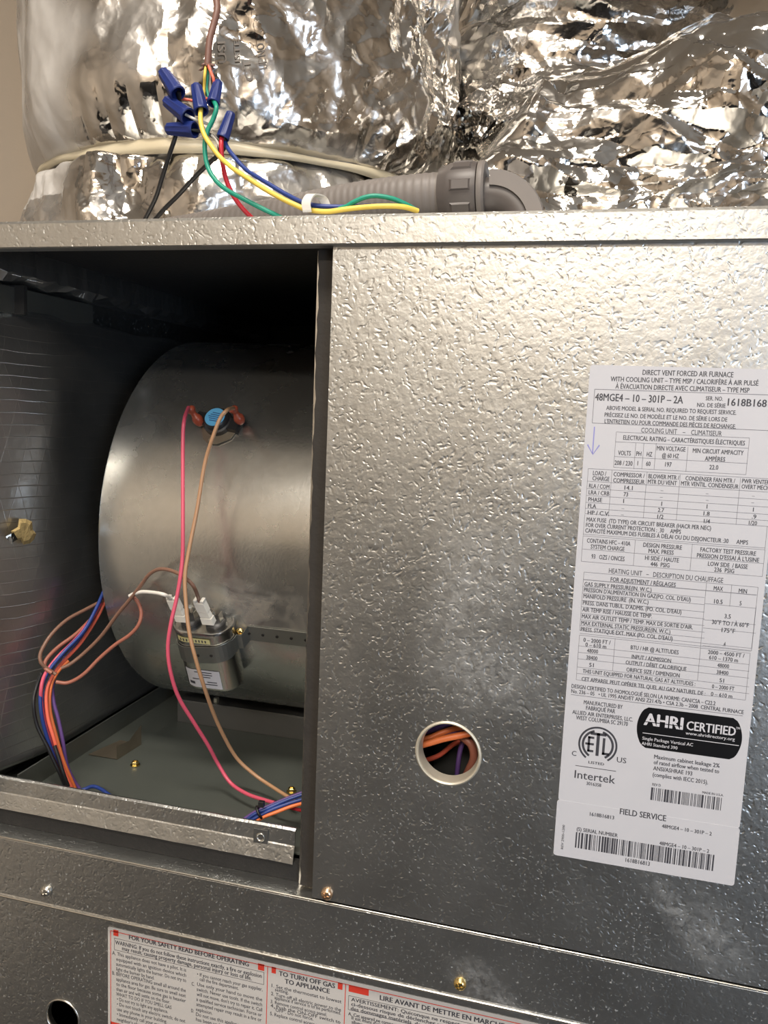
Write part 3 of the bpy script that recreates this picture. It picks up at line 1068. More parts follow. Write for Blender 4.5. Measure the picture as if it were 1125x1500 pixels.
BG = [
    ('brown_wire', 'brown', 'brown wire in the outermost loop against the foil', [(150, 880, .112), (125, 893, .095), (98, 908, .078), (75, 930, .062), (60, 955, .050), (60, 970, .047), (70, 980, .050), (82, 988, .052)]),
    ('reddish_brown_wire', 'brown_red', 'reddish brown wire inside the outermost loop', [(152, 886, .115), (135, 905, .100), (112, 928, .080), (85, 948, .064), (68, 966, .052), (66, 978, .049), (76, 986, .049)]),
    ('pink_wire', 'pink', 'pink wire on the left edge of the bundle', [(152, 872, .118), (138, 900, .100), (112, 935, .078), (84, 963, .060), (66, 988, .048), (60, 1012, .042), (62, 1040, .044), (74, 1085, .048), (90, 1125, .052), (104, 1156, .055)]),
    ('coral_wire', 'coral', 'coral wire crossing the top of the bundle', [(155, 878, .118), (142, 905, .104), (118, 942, .082), (92, 970, .066), (76, 992, .055), (68, 1015, .048), (70, 1050, .044), (80, 1085, .044), (92, 1125, .048), (108, 1160, .052)]),
    ('blue_wire', 'blue', 'blue wire on the front of the bundle', [(152, 866, .116), (140, 893, .100), (122, 925, .082), (92, 957, .062), (70, 985, .050), (60, 1012, .043), (60, 1040, .040), (66, 1070, .042), (78, 1105, .047), (97, 1150, .052)]),
    ('blue_wire', 'blue', 'blue wire behind the front of the bundle', [(154, 870, .122), (136, 912, .102), (108, 950, .078), (82, 980, .062), (68, 1008, .052), (64, 1036, .048), (72, 1076, .049), (86, 1116, .052), (102, 1156, .056)]),
    ('orange_wire', 'orange', 'orange wire on the right side of the bundle', [(100, 968, .070), (84, 985, .060), (74, 1008, .053), (73, 1040, .050), (82, 1078, .050), (94, 1118, .052), (112, 1160, .056)]),
    ('purple_wire', 'purple', 'purple wire at the right edge of the bundle', [(96, 962, .072), (84, 982, .064), (77, 1005, .058), (79, 1030, .055), (85, 1052, .054), (92, 1085, .054), (98, 1120, .056), (108, 1143, .058), (120, 1160, .060)]),
    ('black_wire', 'black', 'black wire left of the bundle', [(62, 985, .050), (54, 1005, .046), (49, 1030, .040), (54, 1062, .040), (70, 1095, .042), (84, 1125, .045), (96, 1152, .048)]),
    ('black_wire', 'black', 'black wire in front of the lower bundle', [(80, 1092, .041), (86, 1110, .040), (92, 1130, .040), (100, 1152, .042)]),
    ('blue_wire', 'blue', 'short blue wire curling behind the rail', [(112, 1160, .048), (124, 1156, .052), (136, 1152, .054), (148, 1156, .052), (162, 1166, .046)]),
]
for nm, mm, lb, pts in BG:
    wire(nm, pts, W, M[mm], lb)
BR2 = [
    ('blue_wire', 'blue', 'upper blue wire of the tied bundle beside the post', [(358, 1204, .034), (372, 1193, .037), (392, 1184, .041), (415, 1174, .048), (445, 1163, .056)]),
    ('blue_wire', 'blue', 'lower blue wire of the tied bundle beside the post', [(361, 1206, .0335), (378, 1196, .0365), (398, 1186, .041), (420, 1178, .047), (446, 1170, .054)]),
    ('orange_wire', 'orange', 'orange wire under the tied bundle beside the post', [(366, 1210, .034), (384, 1198, .037), (404, 1190, .041), (425, 1182, .046), (446, 1176, .052)]),
    ('purple_wire', 'purple', 'purple wire above the tied bundle beside the post', [(356, 1201, .037), (375, 1189, .041), (398, 1179, .047), (422, 1169, .054), (446, 1160, .060)]),
    ('dark_red_wire', 'red', 'dark red wire emerging behind the post', [(402, 1178, .060), (420, 1182, .058), (446, 1188, .056)]),
]
for nm, mm, lb, pts in BR2:
    wire(nm, pts, .0014, M[mm], lb)


def torus_path(c, ax, rx, rz, n=26):
    Mx = frame(c, ax)
    return [np.array(Mx @ Vector((rx * math.cos(2 * math.pi * i / n), rz * math.sin(2 * math.pi * i / n), 0))) for i in range(n + 1)]


tie_c = at(380, 1190, Y=.0385)
d_ = at(398, 1181, Y=.043) - at(366, 1199, Y=.036)
V, F = tube_vf(torus_path(tie_c, d_, .0047, .0047), .0011, 8)
ZT = mk('cable_tie', V, F, M['black'], None, smooth=True)
tag(ZT, 'black cable tie round the wire bundle beside the post', 'cable tie')
q = at(383, 1180, Y=.036)
MB().box(q[0] - .0022, q[0] + .0022, q[1] - .0018, q[1] + .0018, q[2] - .0010, q[2] + .0036).make('tie_head', M['black'], ZT, bevel=.0004)

# wires seen through the knockout
HW = [('orange_wire', 'orange', 'upper orange wire behind the knockout hole', [(590, 1088, .020), (625, 1082, .022), (650, 1072, .025), (672, 1066, .030), (720, 1058, .035)], .0021),
      ('orange_wire', 'orange', 'lower orange wire behind the knockout hole', [(590, 1096, .016), (622, 1090, .017), (650, 1082, .018), (680, 1076, .020), (725, 1066, .024)], .0024),
      ('purple_wire', 'purple', 'purple wire between the two orange wires in the hole', [(590, 1098, .026), (628, 1086, .028), (652, 1076, .030), (676, 1070, .033), (720, 1068, .036)], .0017),
      ('purple_wire', 'purple', 'purple wire above the orange wires in the hole', [(590, 1080, .028), (630, 1070, .030), (660, 1060, .032), (700, 1052, .034)], .0019),
      ('purple_wire', 'purple', 'purple wire hanging upright low in the hole', [(680, 1080, .044), (674, 1100, .042), (671, 1120, .040), (668, 1150, .040)], .0018),
      ('brown_wire', 'brown_red', 'brown wire curling at the right of the hole', [(672, 1076, .030), (690, 1090, .028), (694, 1110, .028), (686, 1130, .030), (676, 1150, .034)], .0030),
      ('red_wire', 'coral', 'red wire low on the left behind the hole', [(600, 1120, .05), (640, 1108, .05), (665, 1090, .05), (700, 1074, .05)], .0018)]
for nm, mm, lb, pts, r in HW:
    wire(nm, pts, r, M[mm], lb)

# ------------------------------------------------------------------ conduit on the top
CY = .10
pts = [(180, 360, .150), (235, 348, .140), (290, 339, .132), (350, 328, .124), (420, 316, .116), (480, 304, .110), (540, 294, .105), (600, 287, CY), (652, 283, CY)]
CP = spline([at(u, v, Y=y) for u, v, y in pts], 40)
seg = np.cumsum(np.r_[0, np.linalg.norm(np.diff(CP, axis=0), axis=1)])
rr = .0148 + .00016 * np.clip(np.sin(seg / .0056 * 2 * math.pi) * 2, -1, 1)
CON = thing('conduit', tuple(CP[0]), 'grey ribbed flexible conduit with elbow lying on the furnace top', 'conduit')
V, F = tube_vf(CP, rr, 40)
tag(mk('ribbed_tube', V, F, M['conduit'], CON, smooth=True), 'grey ribbed tube')
e = CP[-1]
dirx = (CP[-1] - CP[-40]) / np.linalg.norm(CP[-1] - CP[-40])
dirx = np.array([dirx[0], dirx[1], dirx[2] * .5]); dirx /= np.linalg.norm(dirx)
MN = frame(e - dirx * .004, dirx, (0, 0, 1))
V, F = lathe_vf([(.0150, 0), (.0172, .0006), (.0190, .006), (.0202, .009), (.0206, .026), (.0200, .0285), (.0185, .029), (.0150, .029)], 48, MN)
nut = mk('compression_nut', V, F, M['fitting'], CON, smooth=True, sharp=30)
for i in range(8):
    a = i * math.pi / 4
    V = []
    for (da, r_, z_) in ((-.19, .0203, .010), (.19, .0203, .010), (.19, .0205, .0255), (-.19, .0205, .0255)):
        V.append((r_ * math.cos(a + da), r_ * math.sin(a + da), z_))
    for (da, r_, z_) in ((-.14, .0217, .012), (.14, .0217, .012), (.14, .0217, .024), (-.14, .0217, .024)):
        V.append((r_ * math.cos(a + da), r_ * math.sin(a + da), z_))
    mk('grip_rib', xf(MN, V), [(0, 3, 2, 1), (4, 5, 6, 7), (0, 1, 5, 4), (1, 2, 6, 5), (2, 3, 7, 6), (3, 0, 4, 7)], M['fitting'], nut)
V, F = lathe_vf([(.0150, .0292), (.0205, .0294), (.0210, .0310), (.0210, .0330), (.0200, .0345), (.0150, .0347)], 40, MN)
mk('sealing_ring', V, F, M['conduit'], CON, smooth=True, sharp=30)
e0 = np.array(MN @ Vector((0, 0, .034))) + np.array([0, 0, -.0035])
rad = .0255
EL = [e0 + dirx * t for t in np.linspace(0, .004, 3)]
base = EL[-1]
for a in np.linspace(0, math.pi / 2, 18)[1:]:
    EL.append(base + dirx * rad * math.sin(a) + np.array([0, 0, -1]) * rad * (1 - math.cos(a)))
EL.append(EL[-1] + np.array([0, 0, -.006]))
V, F = tube_vf(EL, .0128, 36)
mk('elbow', V, F, M['fitting'], CON, smooth=True, sharp=50)
# raised rib round the outside of the bend
V = []
for i in range(2, len(EL)):
    p0 = EL[i]
    tn = EL[min(i + 1, len(EL) - 1)] - EL[i - 1]; tn /= np.linalg.norm(tn)
    sd = np.cross(tn, np.array([0, 1.0, 0])); sd /= np.linalg.norm(sd)
    if sd @ np.array([1, 0, 1.0]) < 0: sd = -sd
    bi = np.cross(sd, tn)
    for a_, b2 in ((.004, -.0142), (.0146, -.0142), (.0158, -.010), (.0158, .010), (.0146, .0142), (.004, .0142)):
        V.append(p0 + sd * a_ + bi * b2)
n = len(V) // 6
F = [(i * 6 + j, i * 6 + (j + 1) % 6, (i + 1) * 6 + (j + 1) % 6, (i + 1) * 6 + j) for i in range(n - 1) for j in range(6)] + [list(range(6)), [len(V) - 1 - j for j in range(6)]]
mk('elbow_rib', V, F, M['conduit'], CON, smooth=True, sharp=40)
q = EL[-1]
V, F = lathe_vf([(.024, 0), (.024, .006), (.022, .0075), (.017, .008)], 8, frame((q[0], q[1], ZCT), (0, 0, 1)))
mk('lock_nut', V, F, M['fitting'], CON)

# ------------------------------------------------------------------ thermostat cable, wire nuts, wires above
NY = .030
CAB = thing('thermostat_cable', tuple(at(303, 95, Y=NY + .006)), 'brown sheathed thermostat cable hanging from above with stripped end', 'cable')
CP = spline([at(u, v, Y=y) for u, v, y in [(330, -120, .12), (322, -60, .07), (317, -10, .045), (318, 15, .040), (312, 40, .038), (307, 60, .036), (304, 95, .035)]], 10)
V, F = tube_vf(CP, .0024, 14)
mk('sheath', V, F, M['sheath'], CAB, smooth=True, sharp=60)
mb = MB()
e = CP[-1]
for k in range(9):
    a = k * .7
    d = np.array([math.cos(a), .5 * math.sin(a), -.25 - .4 * (k % 3)])
    p0 = e + np.array([.0015 * math.cos(a), .0015 * math.sin(a), 0])
    mb.add(*tube_vf([p0, p0 + d * .0028, p0 + d * .0048 + np.array([0, 0, .0012 * (k % 2)])], [.0011, .0008, .0003], 6))
mb.make('torn_sheath_end', M['sheath'], CAB, smooth=True)
IW = [('yellow_conductor', 'yellow', [(302, 94, .035), (300, 110, .033), (299, 130, .036), (297, 160, .036)]),
      ('green_conductor', 'green', [(304, 94, .036), (304, 112, .036), (303, 130, .037), (308, 152, .036)]),
      ('red_conductor', 'coral', [(305, 95, .034), (309, 106, .032), (313, 118, .031), (312, 140, .036), (290, 148, .036), (275, 146, .034), (260, 144, .032)]),
      ('white_conductor', 'white', [(306, 96, .036), (307, 115, .038), (308, 140, .040), (303, 165, .040), (292, 172, .036), (277, 172, .031)]),
      ('blue_conductor', 'white', [(301, 96, .037), (299, 140, .041), (296, 175, .041), (300, 190, .038), (314, 202, .034), (322, 216, .032), (326, 230, .032)])]
IWn = {'blue_conductor': 'grey_conductor'}
for nm, mm, pts in IW:
    C = spline([at(u, v, Y=y) for u, v, y in pts], 8)
    V, F = tube_vf(C, .00105 if mm != 'white' else .0009, 8)
    mk(IWn.get(nm, nm), V, F, M[mm], CAB, smooth=True, sharp=60)

# nut prototype, tip up the local +z, opening at z = 0
NL = .0210


def nut_mesh():
    V, F = [], []
    k = 48
    prof = [(.0030, .006), (.0037, .0004), (.0044, .0), (.0049, .0004), (.0049, .0016), (.0043, .0030), (.0034, NL - .003), (.0031, NL - .0008), (.0026, NL), (.0001, NL)]
    for i, (r, z) in enumerate(prof):
        for j in range(k):
            a = 2 * math.pi * j / k
            rib = 1 + (.13 if (j % 6) in (0, 1) and 5 <= i <= 7 else 0)
            V.append((r * rib * math.cos(a), r * rib * math.sin(a), z))
    F = [(i * k + j, i * k + (j + 1) % k, (i + 1) * k + (j + 1) % k, (i + 1) * k + j) for i in range(len(prof) - 1) for j in range(k)]
    F.append(list(range(k)))
    return V, F


NUTS = [((238, 104), (261, 138), .032, .026, 'blue wire nut at the upper left, opening down to the right', 1.0),
        ((243, 147), (276, 171), .030, .024, 'blue wire nut slanting between the upper left nut and the flat one', 1.0),
        ((287, 124), (295, 164), .030, .024, 'upright blue wire nut over the yellow wire', 1.0),
        ((320, 119), (312, 152), .034, .026, 'upright blue wire nut over the green wire', .92),
        ((244, 189), (286, 190), .030, .027, 'blue wire nut lying flat, lowest on the left', 1.0),
        ((339, 164), (326, 203), .030, .026, 'blue wire nut on the right over the red wire', 1.0)]
proto = None
V0, F0 = nut_mesh()
for (tp, op, yt, yo, lb, scl) in NUTS:
    A, Bp = Vector(at(*tp, Y=yt)), Vector(at(*op, Y=yo))
    if proto is None:
        o = mk('wire_nut', V0, F0, M['blue_nut'], None, smooth=True, sharp=50, origin=(0, 0, 0))
        proto = o
    else:
        o = proto.copy()
        sc.collection.objects.link(o)
    o.matrix_world = frame(Bp, A - Bp) @ Matrix.Scale((A - Bp).length / NL * .98, 4)
    tag(o, lb, 'wire nut', 'blue wire nuts above the furnace')
UW = [('yellow_wire', 'yellow', 'yellow wire sweeping down from the upright nut to the clip', .00165, [(294, 158, .025), (294, 178, .020), (299, 197, .018), (309, 213, .016), (323, 231, .014), (343, 248, .010), (363, 261, .008), (388, 277, .006), (413, 291, .004), (432, 300, .004), (450, 307, .004), (478, 310, .004), (503, 307, .004), (528, 304, .005), (560, 302, .006), (590, 303, .010), (612, 309, .018)]),
      ('green_wire', 'green', 'green wire dropping from the upright nut behind the cap', .0016, [(312, 146, .027), (317, 158, .022), (312, 175, .022), (304, 192, .022), (300, 212, .022), (303, 240, .022), (314, 262, .020), (332, 278, .018), (358, 292, .016), (385, 306, .018), (410, 318, .022), (430, 330, .026)]),
      ('blue_wire', 'blue', 'long blue wire running along the yellow wire', .0015, [(326, 198, .030), (332, 214, .028), (341, 227, .024), (360, 248, .020), (388, 266, .014), (418, 284, .010), (445, 297, .006), (470, 302, .006), (500, 303, .008), (535, 302, .010), (570, 301, .014), (600, 303, .022)]),
      ('green_wire', 'green', 'green wire arching over the yellow wire right of the clip', .0015, [(440, 300, .012), (475, 307, .010), (503, 304, .007), (518, 296, .006), (535, 289, .006), (552, 287, .007), (575, 291, .010), (594, 299, .014), (610, 308, .020)]),
      ('red_wire', 'red', 'red wire dropping from the right nut behind the cap', .00165, [(325, 198, .027), (324, 215, .024), (326, 238, .026), (331, 262, .030), (342, 287, .034), (356, 306, .038), (372, 322, .044)]),
      ('black_wire', 'black', 'left black wire dropping behind the cap', .0016, [(262, 134, .027), (263, 155, .033), (262, 175, .034), (257, 200, .034), (247, 230, .036), (237, 262, .040), (228, 290, .044), (212, 322, .050), (205, 335, .054)]),
      ('black_wire', 'black', 'right black wire slanting down left behind the cap', .0016, [(328, 200, .027), (330, 212, .031), (322, 225, .036), (303, 242, .040), (283, 262, .044), (262, 285, .048), (238, 309, .054), (220, 330, .060)]),
      ('white_wire', 'white', 'thin white wire leaving the slanting nut', .0010, [(272, 168, .026), (284, 174, .026), (300, 180, .030), (312, 185, .034)]),
      ('black_wire', 'black', 'short black wire leaving the flat nut', .0012, [(280, 190, .027), (292, 192, .030), (305, 196, .034), (318, 206, .038), (322, 222, .040)])]
for nm, mm, lb, r, pts in UW:
    wire(nm, pts, r, M[mm], lb)
# white clip
q = at(463, 302, Y=.005)
C = []
cp = [(-.0035, -.0085, .0), (-.0042, -.0090, .0055), (-.0020, -.006, .0105), (.0015, .000, .0112), (.0045, .004, .0095), (.0065, .006, .0050)]
V, F = [], []
CS = spline([q + np.array([a, b2 * .6 - .002, c - .0045]) for a, b2, c in cp], 6)
for p in CS:
    V += [p + np.array([-.0030, 0, 0]), p + np.array([.0030, 0, 0]), p + np.array([.0030, .0005, -.0009]), p + np.array([-.0030, .0005, -.0009])]
F = [(i * 4 + a, i * 4 + (a + 1) % 4, (i + 1) * 4 + (a + 1) % 4, (i + 1) * 4 + a) for i in range(len(CS) - 1) for a in range(4)] + [(0, 1, 2, 3), [len(V) - 4 + a for a in (3, 2, 1, 0)]]
tag(mk('cable_clip', V, F, M['white_plastic'], None, smooth=True, sharp=50), 'white plastic clip holding yellow and blue wires on the cap', 'clip')

# ------------------------------------------------------------------ foil ducts
def revolve_foil(name, cfun, rfun, zs, na, a0, a1, seed, L, amp, stretch, mat, parent, squash=1.0, extra=None):
    A = np.linspace(a0, a1, na)
    ZZ, AA = np.meshgrid(zs, A, indexing='ij')
    z, a = ZZ.ravel(), AA.ravel()
    r = rfun(z, a)
    cx, cy = cfun(z)
    Nn = np.stack([np.sin(a), -np.cos(a) * squash, a * 0], 1)
    P = np.stack([cx, cy, z], 1) + Nn * r[:, None]
    h = crumple(P, seed, L, amp, stretch)
    if extra is not None: h = h + extra(P, z, a)
    P = P + Nn * h[:, None]
    P[:, 2] += .5 * h * vnoise(P * 20, seed + 3)
    n = len(zs)
    F = [(i * na + j, i * na + j + 1, (i + 1) * na + j + 1, (i + 1) * na + j) for i in range(n - 1) for j in range(na - 1)]
    return P, F


DY = .36
xl = at(80, 80, Y=DY)[0]
xr = at(688, 80, Y=DY)[0]
dcx, dr = (xl + xr) / 2, (xr - xl) / 2 * .94
zt = at(400, 193, Y=DY - dr)[2]           # height of the taped waist at the front
D1 = thing('foil_duct', (dcx, DY, ZCT), 'large upright foil wrapped duct behind the wire nuts with a taped waist', 'duct', )
zs = np.concatenate([np.linspace(ZCT + .002, zt - .004, 110), np.linspace(zt - .003, zt + .003, 8), np.linspace(zt + .004, zt + .36, 250)])


def rf(z, a):
    up_ = z > zt
    q1 = np.clip((z - zt) / .06, 0, 1)
    r1 = dr * (.90 + .10 * np.sin(q1 * math.pi / 2) ** .8)
    q2 = np.clip((zt - z) / (zt - ZCT), 0, 1)
    r2 = dr * (.87 + .085 * np.sin(np.clip(q2 * 1.5, 0, 1) * math.pi / 2) ** .7 - .05 * np.clip((q2 - .7) / .3, 0, 1) ** 2)
    r = np.where(up_, r1, r2)
    near = np.exp(-((z - zt) / .035) ** 2)
    r = r + near * (1 - np.exp(-((z - zt) / .006) ** 2)) * .004 * np.abs(np.sin(a * 19 + 2 * np.sin(a * 5)))
    return r


def ex1(P, z, a):
    # big soft vertical hollows
    return .007 * vnoise(P * np.array([9, 9, 4]), 50) + .003 * vnoise(P * 22, 51)


def mask_amp(P):
    return np.clip(.25 + 1.0 * np.clip((P[:, 0] - dcx + .05) / .12, 0, 1) + .8 * (P[:, 2] < zt) * 1.0, 0, 1.15)


A0, A1, NA = -1.75, 1.75, 420
Zg, Ag = np.meshgrid(zs, np.linspace(A0, A1, NA), indexing='ij')
z_, a_ = Zg.ravel(), Ag.ravel()
r_ = rf(z_, a_)
Nn = np.stack([np.sin(a_), -np.cos(a_), a_ * 0], 1)
P = np.stack([dcx + 0 * z_, DY + 0 * z_, z_], 1) + Nn * r_[:, None]
seam = np.exp(-((z_ - zt) / .007) ** 2)
h = (.5 * crumple(P, 5, .085, .018, (1, 1, .6), 3) + folds(P, 9, .060, .0068, (1, 1, .6), 3)) * mask_amp(P) * (1 - seam) + ex1(P, z_, a_) * (1 - .7 * seam)
P = P + Nn * h[:, None]
P[:, 2] += .35 * h * (1 - seam)
n = len(zs)
F = [(i * NA + j, i * NA + j + 1, (i + 1) * NA + j + 1, (i + 1) * NA + j) for i in range(n - 1) for j in range(NA - 1)]
jack = mk('foil_jacket', P, F, M['foil'], D1, smooth=True, sharp=12)
HZ = np.clip(1.0 - (P[:, 0] - (dcx - .09)) / .06 + .8 * vnoise(P * 16, 71), 0, 1) * np.clip(1.1 + .9 * vnoise(P * 30, 72), .3, 1) * np.where(P[:, 2] > zt - .035, 1, .25)
HZ = np.maximum(HZ, .35 * np.clip(vnoise(P * 18, 75) * 2, 0, 1))
set_haze(jack, HZ)
tag(jack, 'crumpled foil jacket, hazy on the left')
# taped waist
V, F = [], []
for i in range(181):
    a = -1.75 + 3.5 * i / 180
    for (dz, dr_) in ((-.0085, .0005), (-.007, .004), (-.003, .0052), (.001, .0046), (.0055, .0040), (.0072, .0005)):
        rr_ = dr * .90 + .003 + dr_ + .0006 * math.sin(a * 23)
        zz_ = zt + dz * (.62 + .25 * math.sin(a * 5 + 1)) + .0012 * math.sin(a * 7)
        V.append((dcx + rr_ * math.sin(a), DY - rr_ * math.cos(a), zz_))
F = [(i * 6 + j, i * 6 + j + 1, (i + 1) * 6 + j + 1, (i + 1) * 6 + j) for i in range(180) for j in range(5)]
tag(mk('waist_tape', V, F, M['tape'], D1, smooth=True), 'cream tape round the waist')

# right duct, upper
DY2 = .505
r2 = .19
x2c = dcx + math.sqrt((dr + r2 - .012) ** 2 - (DY2 - DY) ** 2)
D2 = thing('foil_duct', (x2c, DY2, ZCT), 'upright crumpled foil duct at the upper right behind the heaped one', 'duct')
zs2 = np.linspace(ZCT + .002, zt + .36, 300)
NA2 = 380
Zg, Ag = np.meshgrid(zs2, np.linspace(-1.75, 1.75, NA2), indexing='ij')
z_, a_ = Zg.ravel(), Ag.ravel()
Nn = np.stack([np.sin(a_), -np.cos(a_), a_ * 0], 1)
P = np.stack([x2c + 0 * z_ + .10 * (z_ - .3), DY2 + 0 * z_, z_], 1) + Nn * (r2 + .012 * np.sin(z_ * 30 + a_ * 2))[:, None]
h = .5 * crumple(P, 41, .10, .032, (.45, .5, 1.3), 3) + folds(P, 43, .08, .011, (.5, .6, 1.2), 3) + .010 * vnoise(P * 8, 61)
P = P + Nn * h[:, None]
P[:, 2] += .5 * h
n = len(zs2)
F = [(i * NA2 + j, i * NA2 + j + 1, (i + 1) * NA2 + j + 1, (i + 1) * NA2 + j) for i in range(n - 1) for j in range(NA2 - 1)]
mk('foil_jacket', P, F, M['foil_right'], D2, smooth=True, sharp=12)

# right duct, heaped horizontally in front
xa = at(636, 290, Y=.22)[0]
xb = .40
D3 = thing('foil_duct', (.1, .24, ZCT), 'crumpled foil duct heaped over the furnace top at the right, nearest the conduit elbow', 'duct')
NX3, NA3 = 420, 330
X3 = np.linspace(xa, xb, NX3)
Xg, Ag = np.meshgrid(X3, np.linspace(-2.3, 1.5, NA3), indexing='ij')
x_, a_ = Xg.ravel(), Ag.ravel()
ztop = at(880, 100, Y=.24)[2]
hh = np.interp(x_, [xa, xa + .03, xa + .09, xa + .13, xa + .30, xb], [.010, .050, .110, .128, .130, .125]) * ((ztop - ZCT) / .135)
cz = ZCT + hh * .50
Nn = np.stack([a_ * 0, -np.cos(a_), np.sin(a_)], 1)
ry = .066 + .0 * x_
rz = hh * .50
P = np.stack([x_, .208 - ry * np.cos(a_) * np.clip(.25 + (x_ - xa) / .06, 0, 1), cz + rz * np.sin(a_)], 1)
h = .45 * crumple(P, 81, .09, .026, (.75, .8, 1.2), 3) + folds(P, 83, .075, .0105, (.7, .8, 1.2), 3) + .012 * vnoise(P * 11, 91)
tap = np.clip((x_ - xa) / .05, .15, 1)
P = P + Nn * (h * tap)[:, None]
P[:, 0] += .4 * h * tap
P[:, 2] = np.maximum(P[:, 2], ZCT + .0015)
F = [(i * NA3 + j, i * NA3 + j + 1, (i + 1) * NA3 + j + 1, (i + 1) * NA3 + j) for i in range(NX3 - 1) for j in range(NA3 - 1)]
mk('foil_jacket', P, F, M['foil_right'], D3, smooth=True, sharp=12)

# ------------------------------------------------------------------ printed matter
CROPS = {0: (840, 525, 3.947), 1: (840, 680, 3.947), 2: (830, 840, 3.814), 3: (820, 1010, 3.689), 4: (800, 1150, 3.75), 5: (150, 1340, 3.75), 6: (380, 1380, 2.8125), 9: (0, 0, 1.0)}


def c2p(c, x, y):
    a, b2, s_ = CROPS[c]
    return a + x / s_, b2 + y / s_


_tc = {}


def text_geo(s_, bold=0.0):
    key = (s_, bold)
    if key in _tc: return _tc[key]
    cu = bpy.data.curves.new('t', 'FONT')
    cu.body = s_
    cu.size = 1
    cu.resolution_u = 2
    ob = bpy.data.objects.new('t', cu)
    sc.collection.objects.link(ob)
    bpy.context.view_layer.update()
    me = ob.to_mesh()
    V = np.array([tuple(v.co) for v in me.vertices]).reshape(-1, 3)
    F = [tuple(p.vertices) for p in me.polygons]
    ob.to_mesh_clear()
    bpy.data.objects.remove(ob)
    bpy.data.curves.remove(cu)
    if bold and len(V):
        n = len(V)
        b_ = bold * 1.1
        W_ = []
        FF = []
        for k, (dx, dy) in enumerate(((-b_, 0), (b_, 0), (0, b_ * .5))):
            W_.append(V + np.array([dx, dy, 0.0005 * k]))
            FF += [tuple(i + k * n for i in f) for f in F]
        V, F = np.concatenate(W_), FF
    _tc[key] = (V, F)
    return V, F


class Print:
    def __init__(self, Y, slope):
        self.Y, self.slope = Y, slope
        self.mb = {}

    def _m(self, m): return self.mb.setdefault(m, MB())

    def t(self, c, s_, x0, y0, x1, h, m='print', bold=.02, rot=0):
        u0, v0 = c2p(c, x0, y0)
        u1 = c2p(c, x1, y0)[0]
        sl = self.slope(u0, v0)
        A = at(u0, v0, Y=self.Y)
        Bp = at(u1, v0 + sl * (u1 - u0), Y=self.Y)
        hp = h / CROPS[c][2]
        H = at(u0, v0 - hp / 2, Y=self.Y)[2] - at(u0, v0 + hp / 2, Y=self.Y)[2]
        V, F = text_geo(s_, bold)
        if len(V) == 0: return
        lo, hi = V.min(0), V.max(0)
        cap = text_geo('H', bold)[0]
        ch = cap[:, 1].max() - cap[:, 1].min()
        X = A[0] + (V[:, 0] - lo[0]) / (hi[0] - lo[0]) * (Bp[0] - A[0])
        Z = A[2] + (V[:, 1] - ch / 2) * H / ch
        self._m(m).add(np.stack([X, self.Y - V[:, 2] * .04, Z], 1), F)

    def r(self, c, x0, y0, x1, y1, m='print'):
        """filled rectangle from its upper left to its lower left/right corner ends, snapped to the label's own axes"""
        u0, v0 = c2p(c, x0, y0)
        u1, v1 = c2p(c, x1, y1)
        A, Bp = at(u0, v0, Y=self.Y), at(u1, v1, Y=self.Y)
        self.quad(A[0], Bp[0], Bp[2], A[2], m)

    def quad(self, xa_, xb_, za, zb, m):
        y = self.Y
        self._m(m).add([(xa_, y, za), (xb_, y, za), (xb_, y, zb), (xa_, y, zb)], [(0, 1, 2, 3)])

    def h(self, c, x0, y0, x1, m='print_grey', w_=.00022):
        u0, v0 = c2p(c, x0, y0)
        u1 = c2p(c, x1, y0)[0]
        A = at(u0, v0, Y=self.Y)
        Bp = at(u1, v0 + self.slope(u0, v0) * (u1 - u0), Y=self.Y)
        self.quad(A[0], Bp[0], A[2] - w_ / 2, A[2] + w_ / 2, m)

    def v(self, c, x0, y0, x1, y1, m='print_grey', w_=.00022):
        A, Bp = at(*c2p(c, x0, y0), Y=self.Y), at(*c2p(c, x1, y1), Y=self.Y)
        x = (A[0] + Bp[0]) / 2
        self.quad(x - w_ / 2, x + w_ / 2, Bp[2], A[2], m)

    def box(self, c, x0, y0, x1, yb, **k):
        """outline: upper left (x0,y0), right end x1, lower left y = yb"""
        u0, v0 = c2p(c, x0, y0)
        u1 = c2p(c, x1, y0)[0]
        A = at(u0, v0, Y=self.Y)
        Bp = at(u1, v0 + self.slope(u0, v0) * (u1 - u0), Y=self.Y)
        C = at(*c2p(c, x0, yb), Y=self.Y)
        w_ = k.get('w_', .00022)
        m = k.get('m', 'print_grey')
        for z in (A[2], C[2]): self.quad(A[0], Bp[0], z - w_ / 2, z + w_ / 2, m)
        for x in (A[0], Bp[0]): self.quad(x - w_ / 2, x + w_ / 2, C[2], A[2], m)

    def bars(self, c, x0, y0, x1, h, seed, m='print'):
        rr_ = random.Random(seed)
        u0, v0 = c2p(c, x0, y0)
        u1 = c2p(c, x1, y0)[0]
        A = at(u0, v0, Y=self.Y)
        Bp = at(u1, v0 + self.slope(u0, v0) * (u1 - u0), Y=self.Y)
        hp = h / CROPS[c][2]
        H = A[2] - at(u0, v0 + hp, Y=self.Y)[2]
        x = A[0]
        while x < Bp[0] - .0006:
            w_ = rr_.choice((.0004, .0004, .0004, .0009, .0012))
            self.quad(x, min(x + w_, Bp[0]), A[2] - H, A[2], m)
            x += w_ + rr_.choice((.0003, .0004, .0004, .0008, .0009))

    def out(self, parent, names):
        for m, mb in self.mb.items():
            o = mb.make(names.get(m, m), M[m], parent)


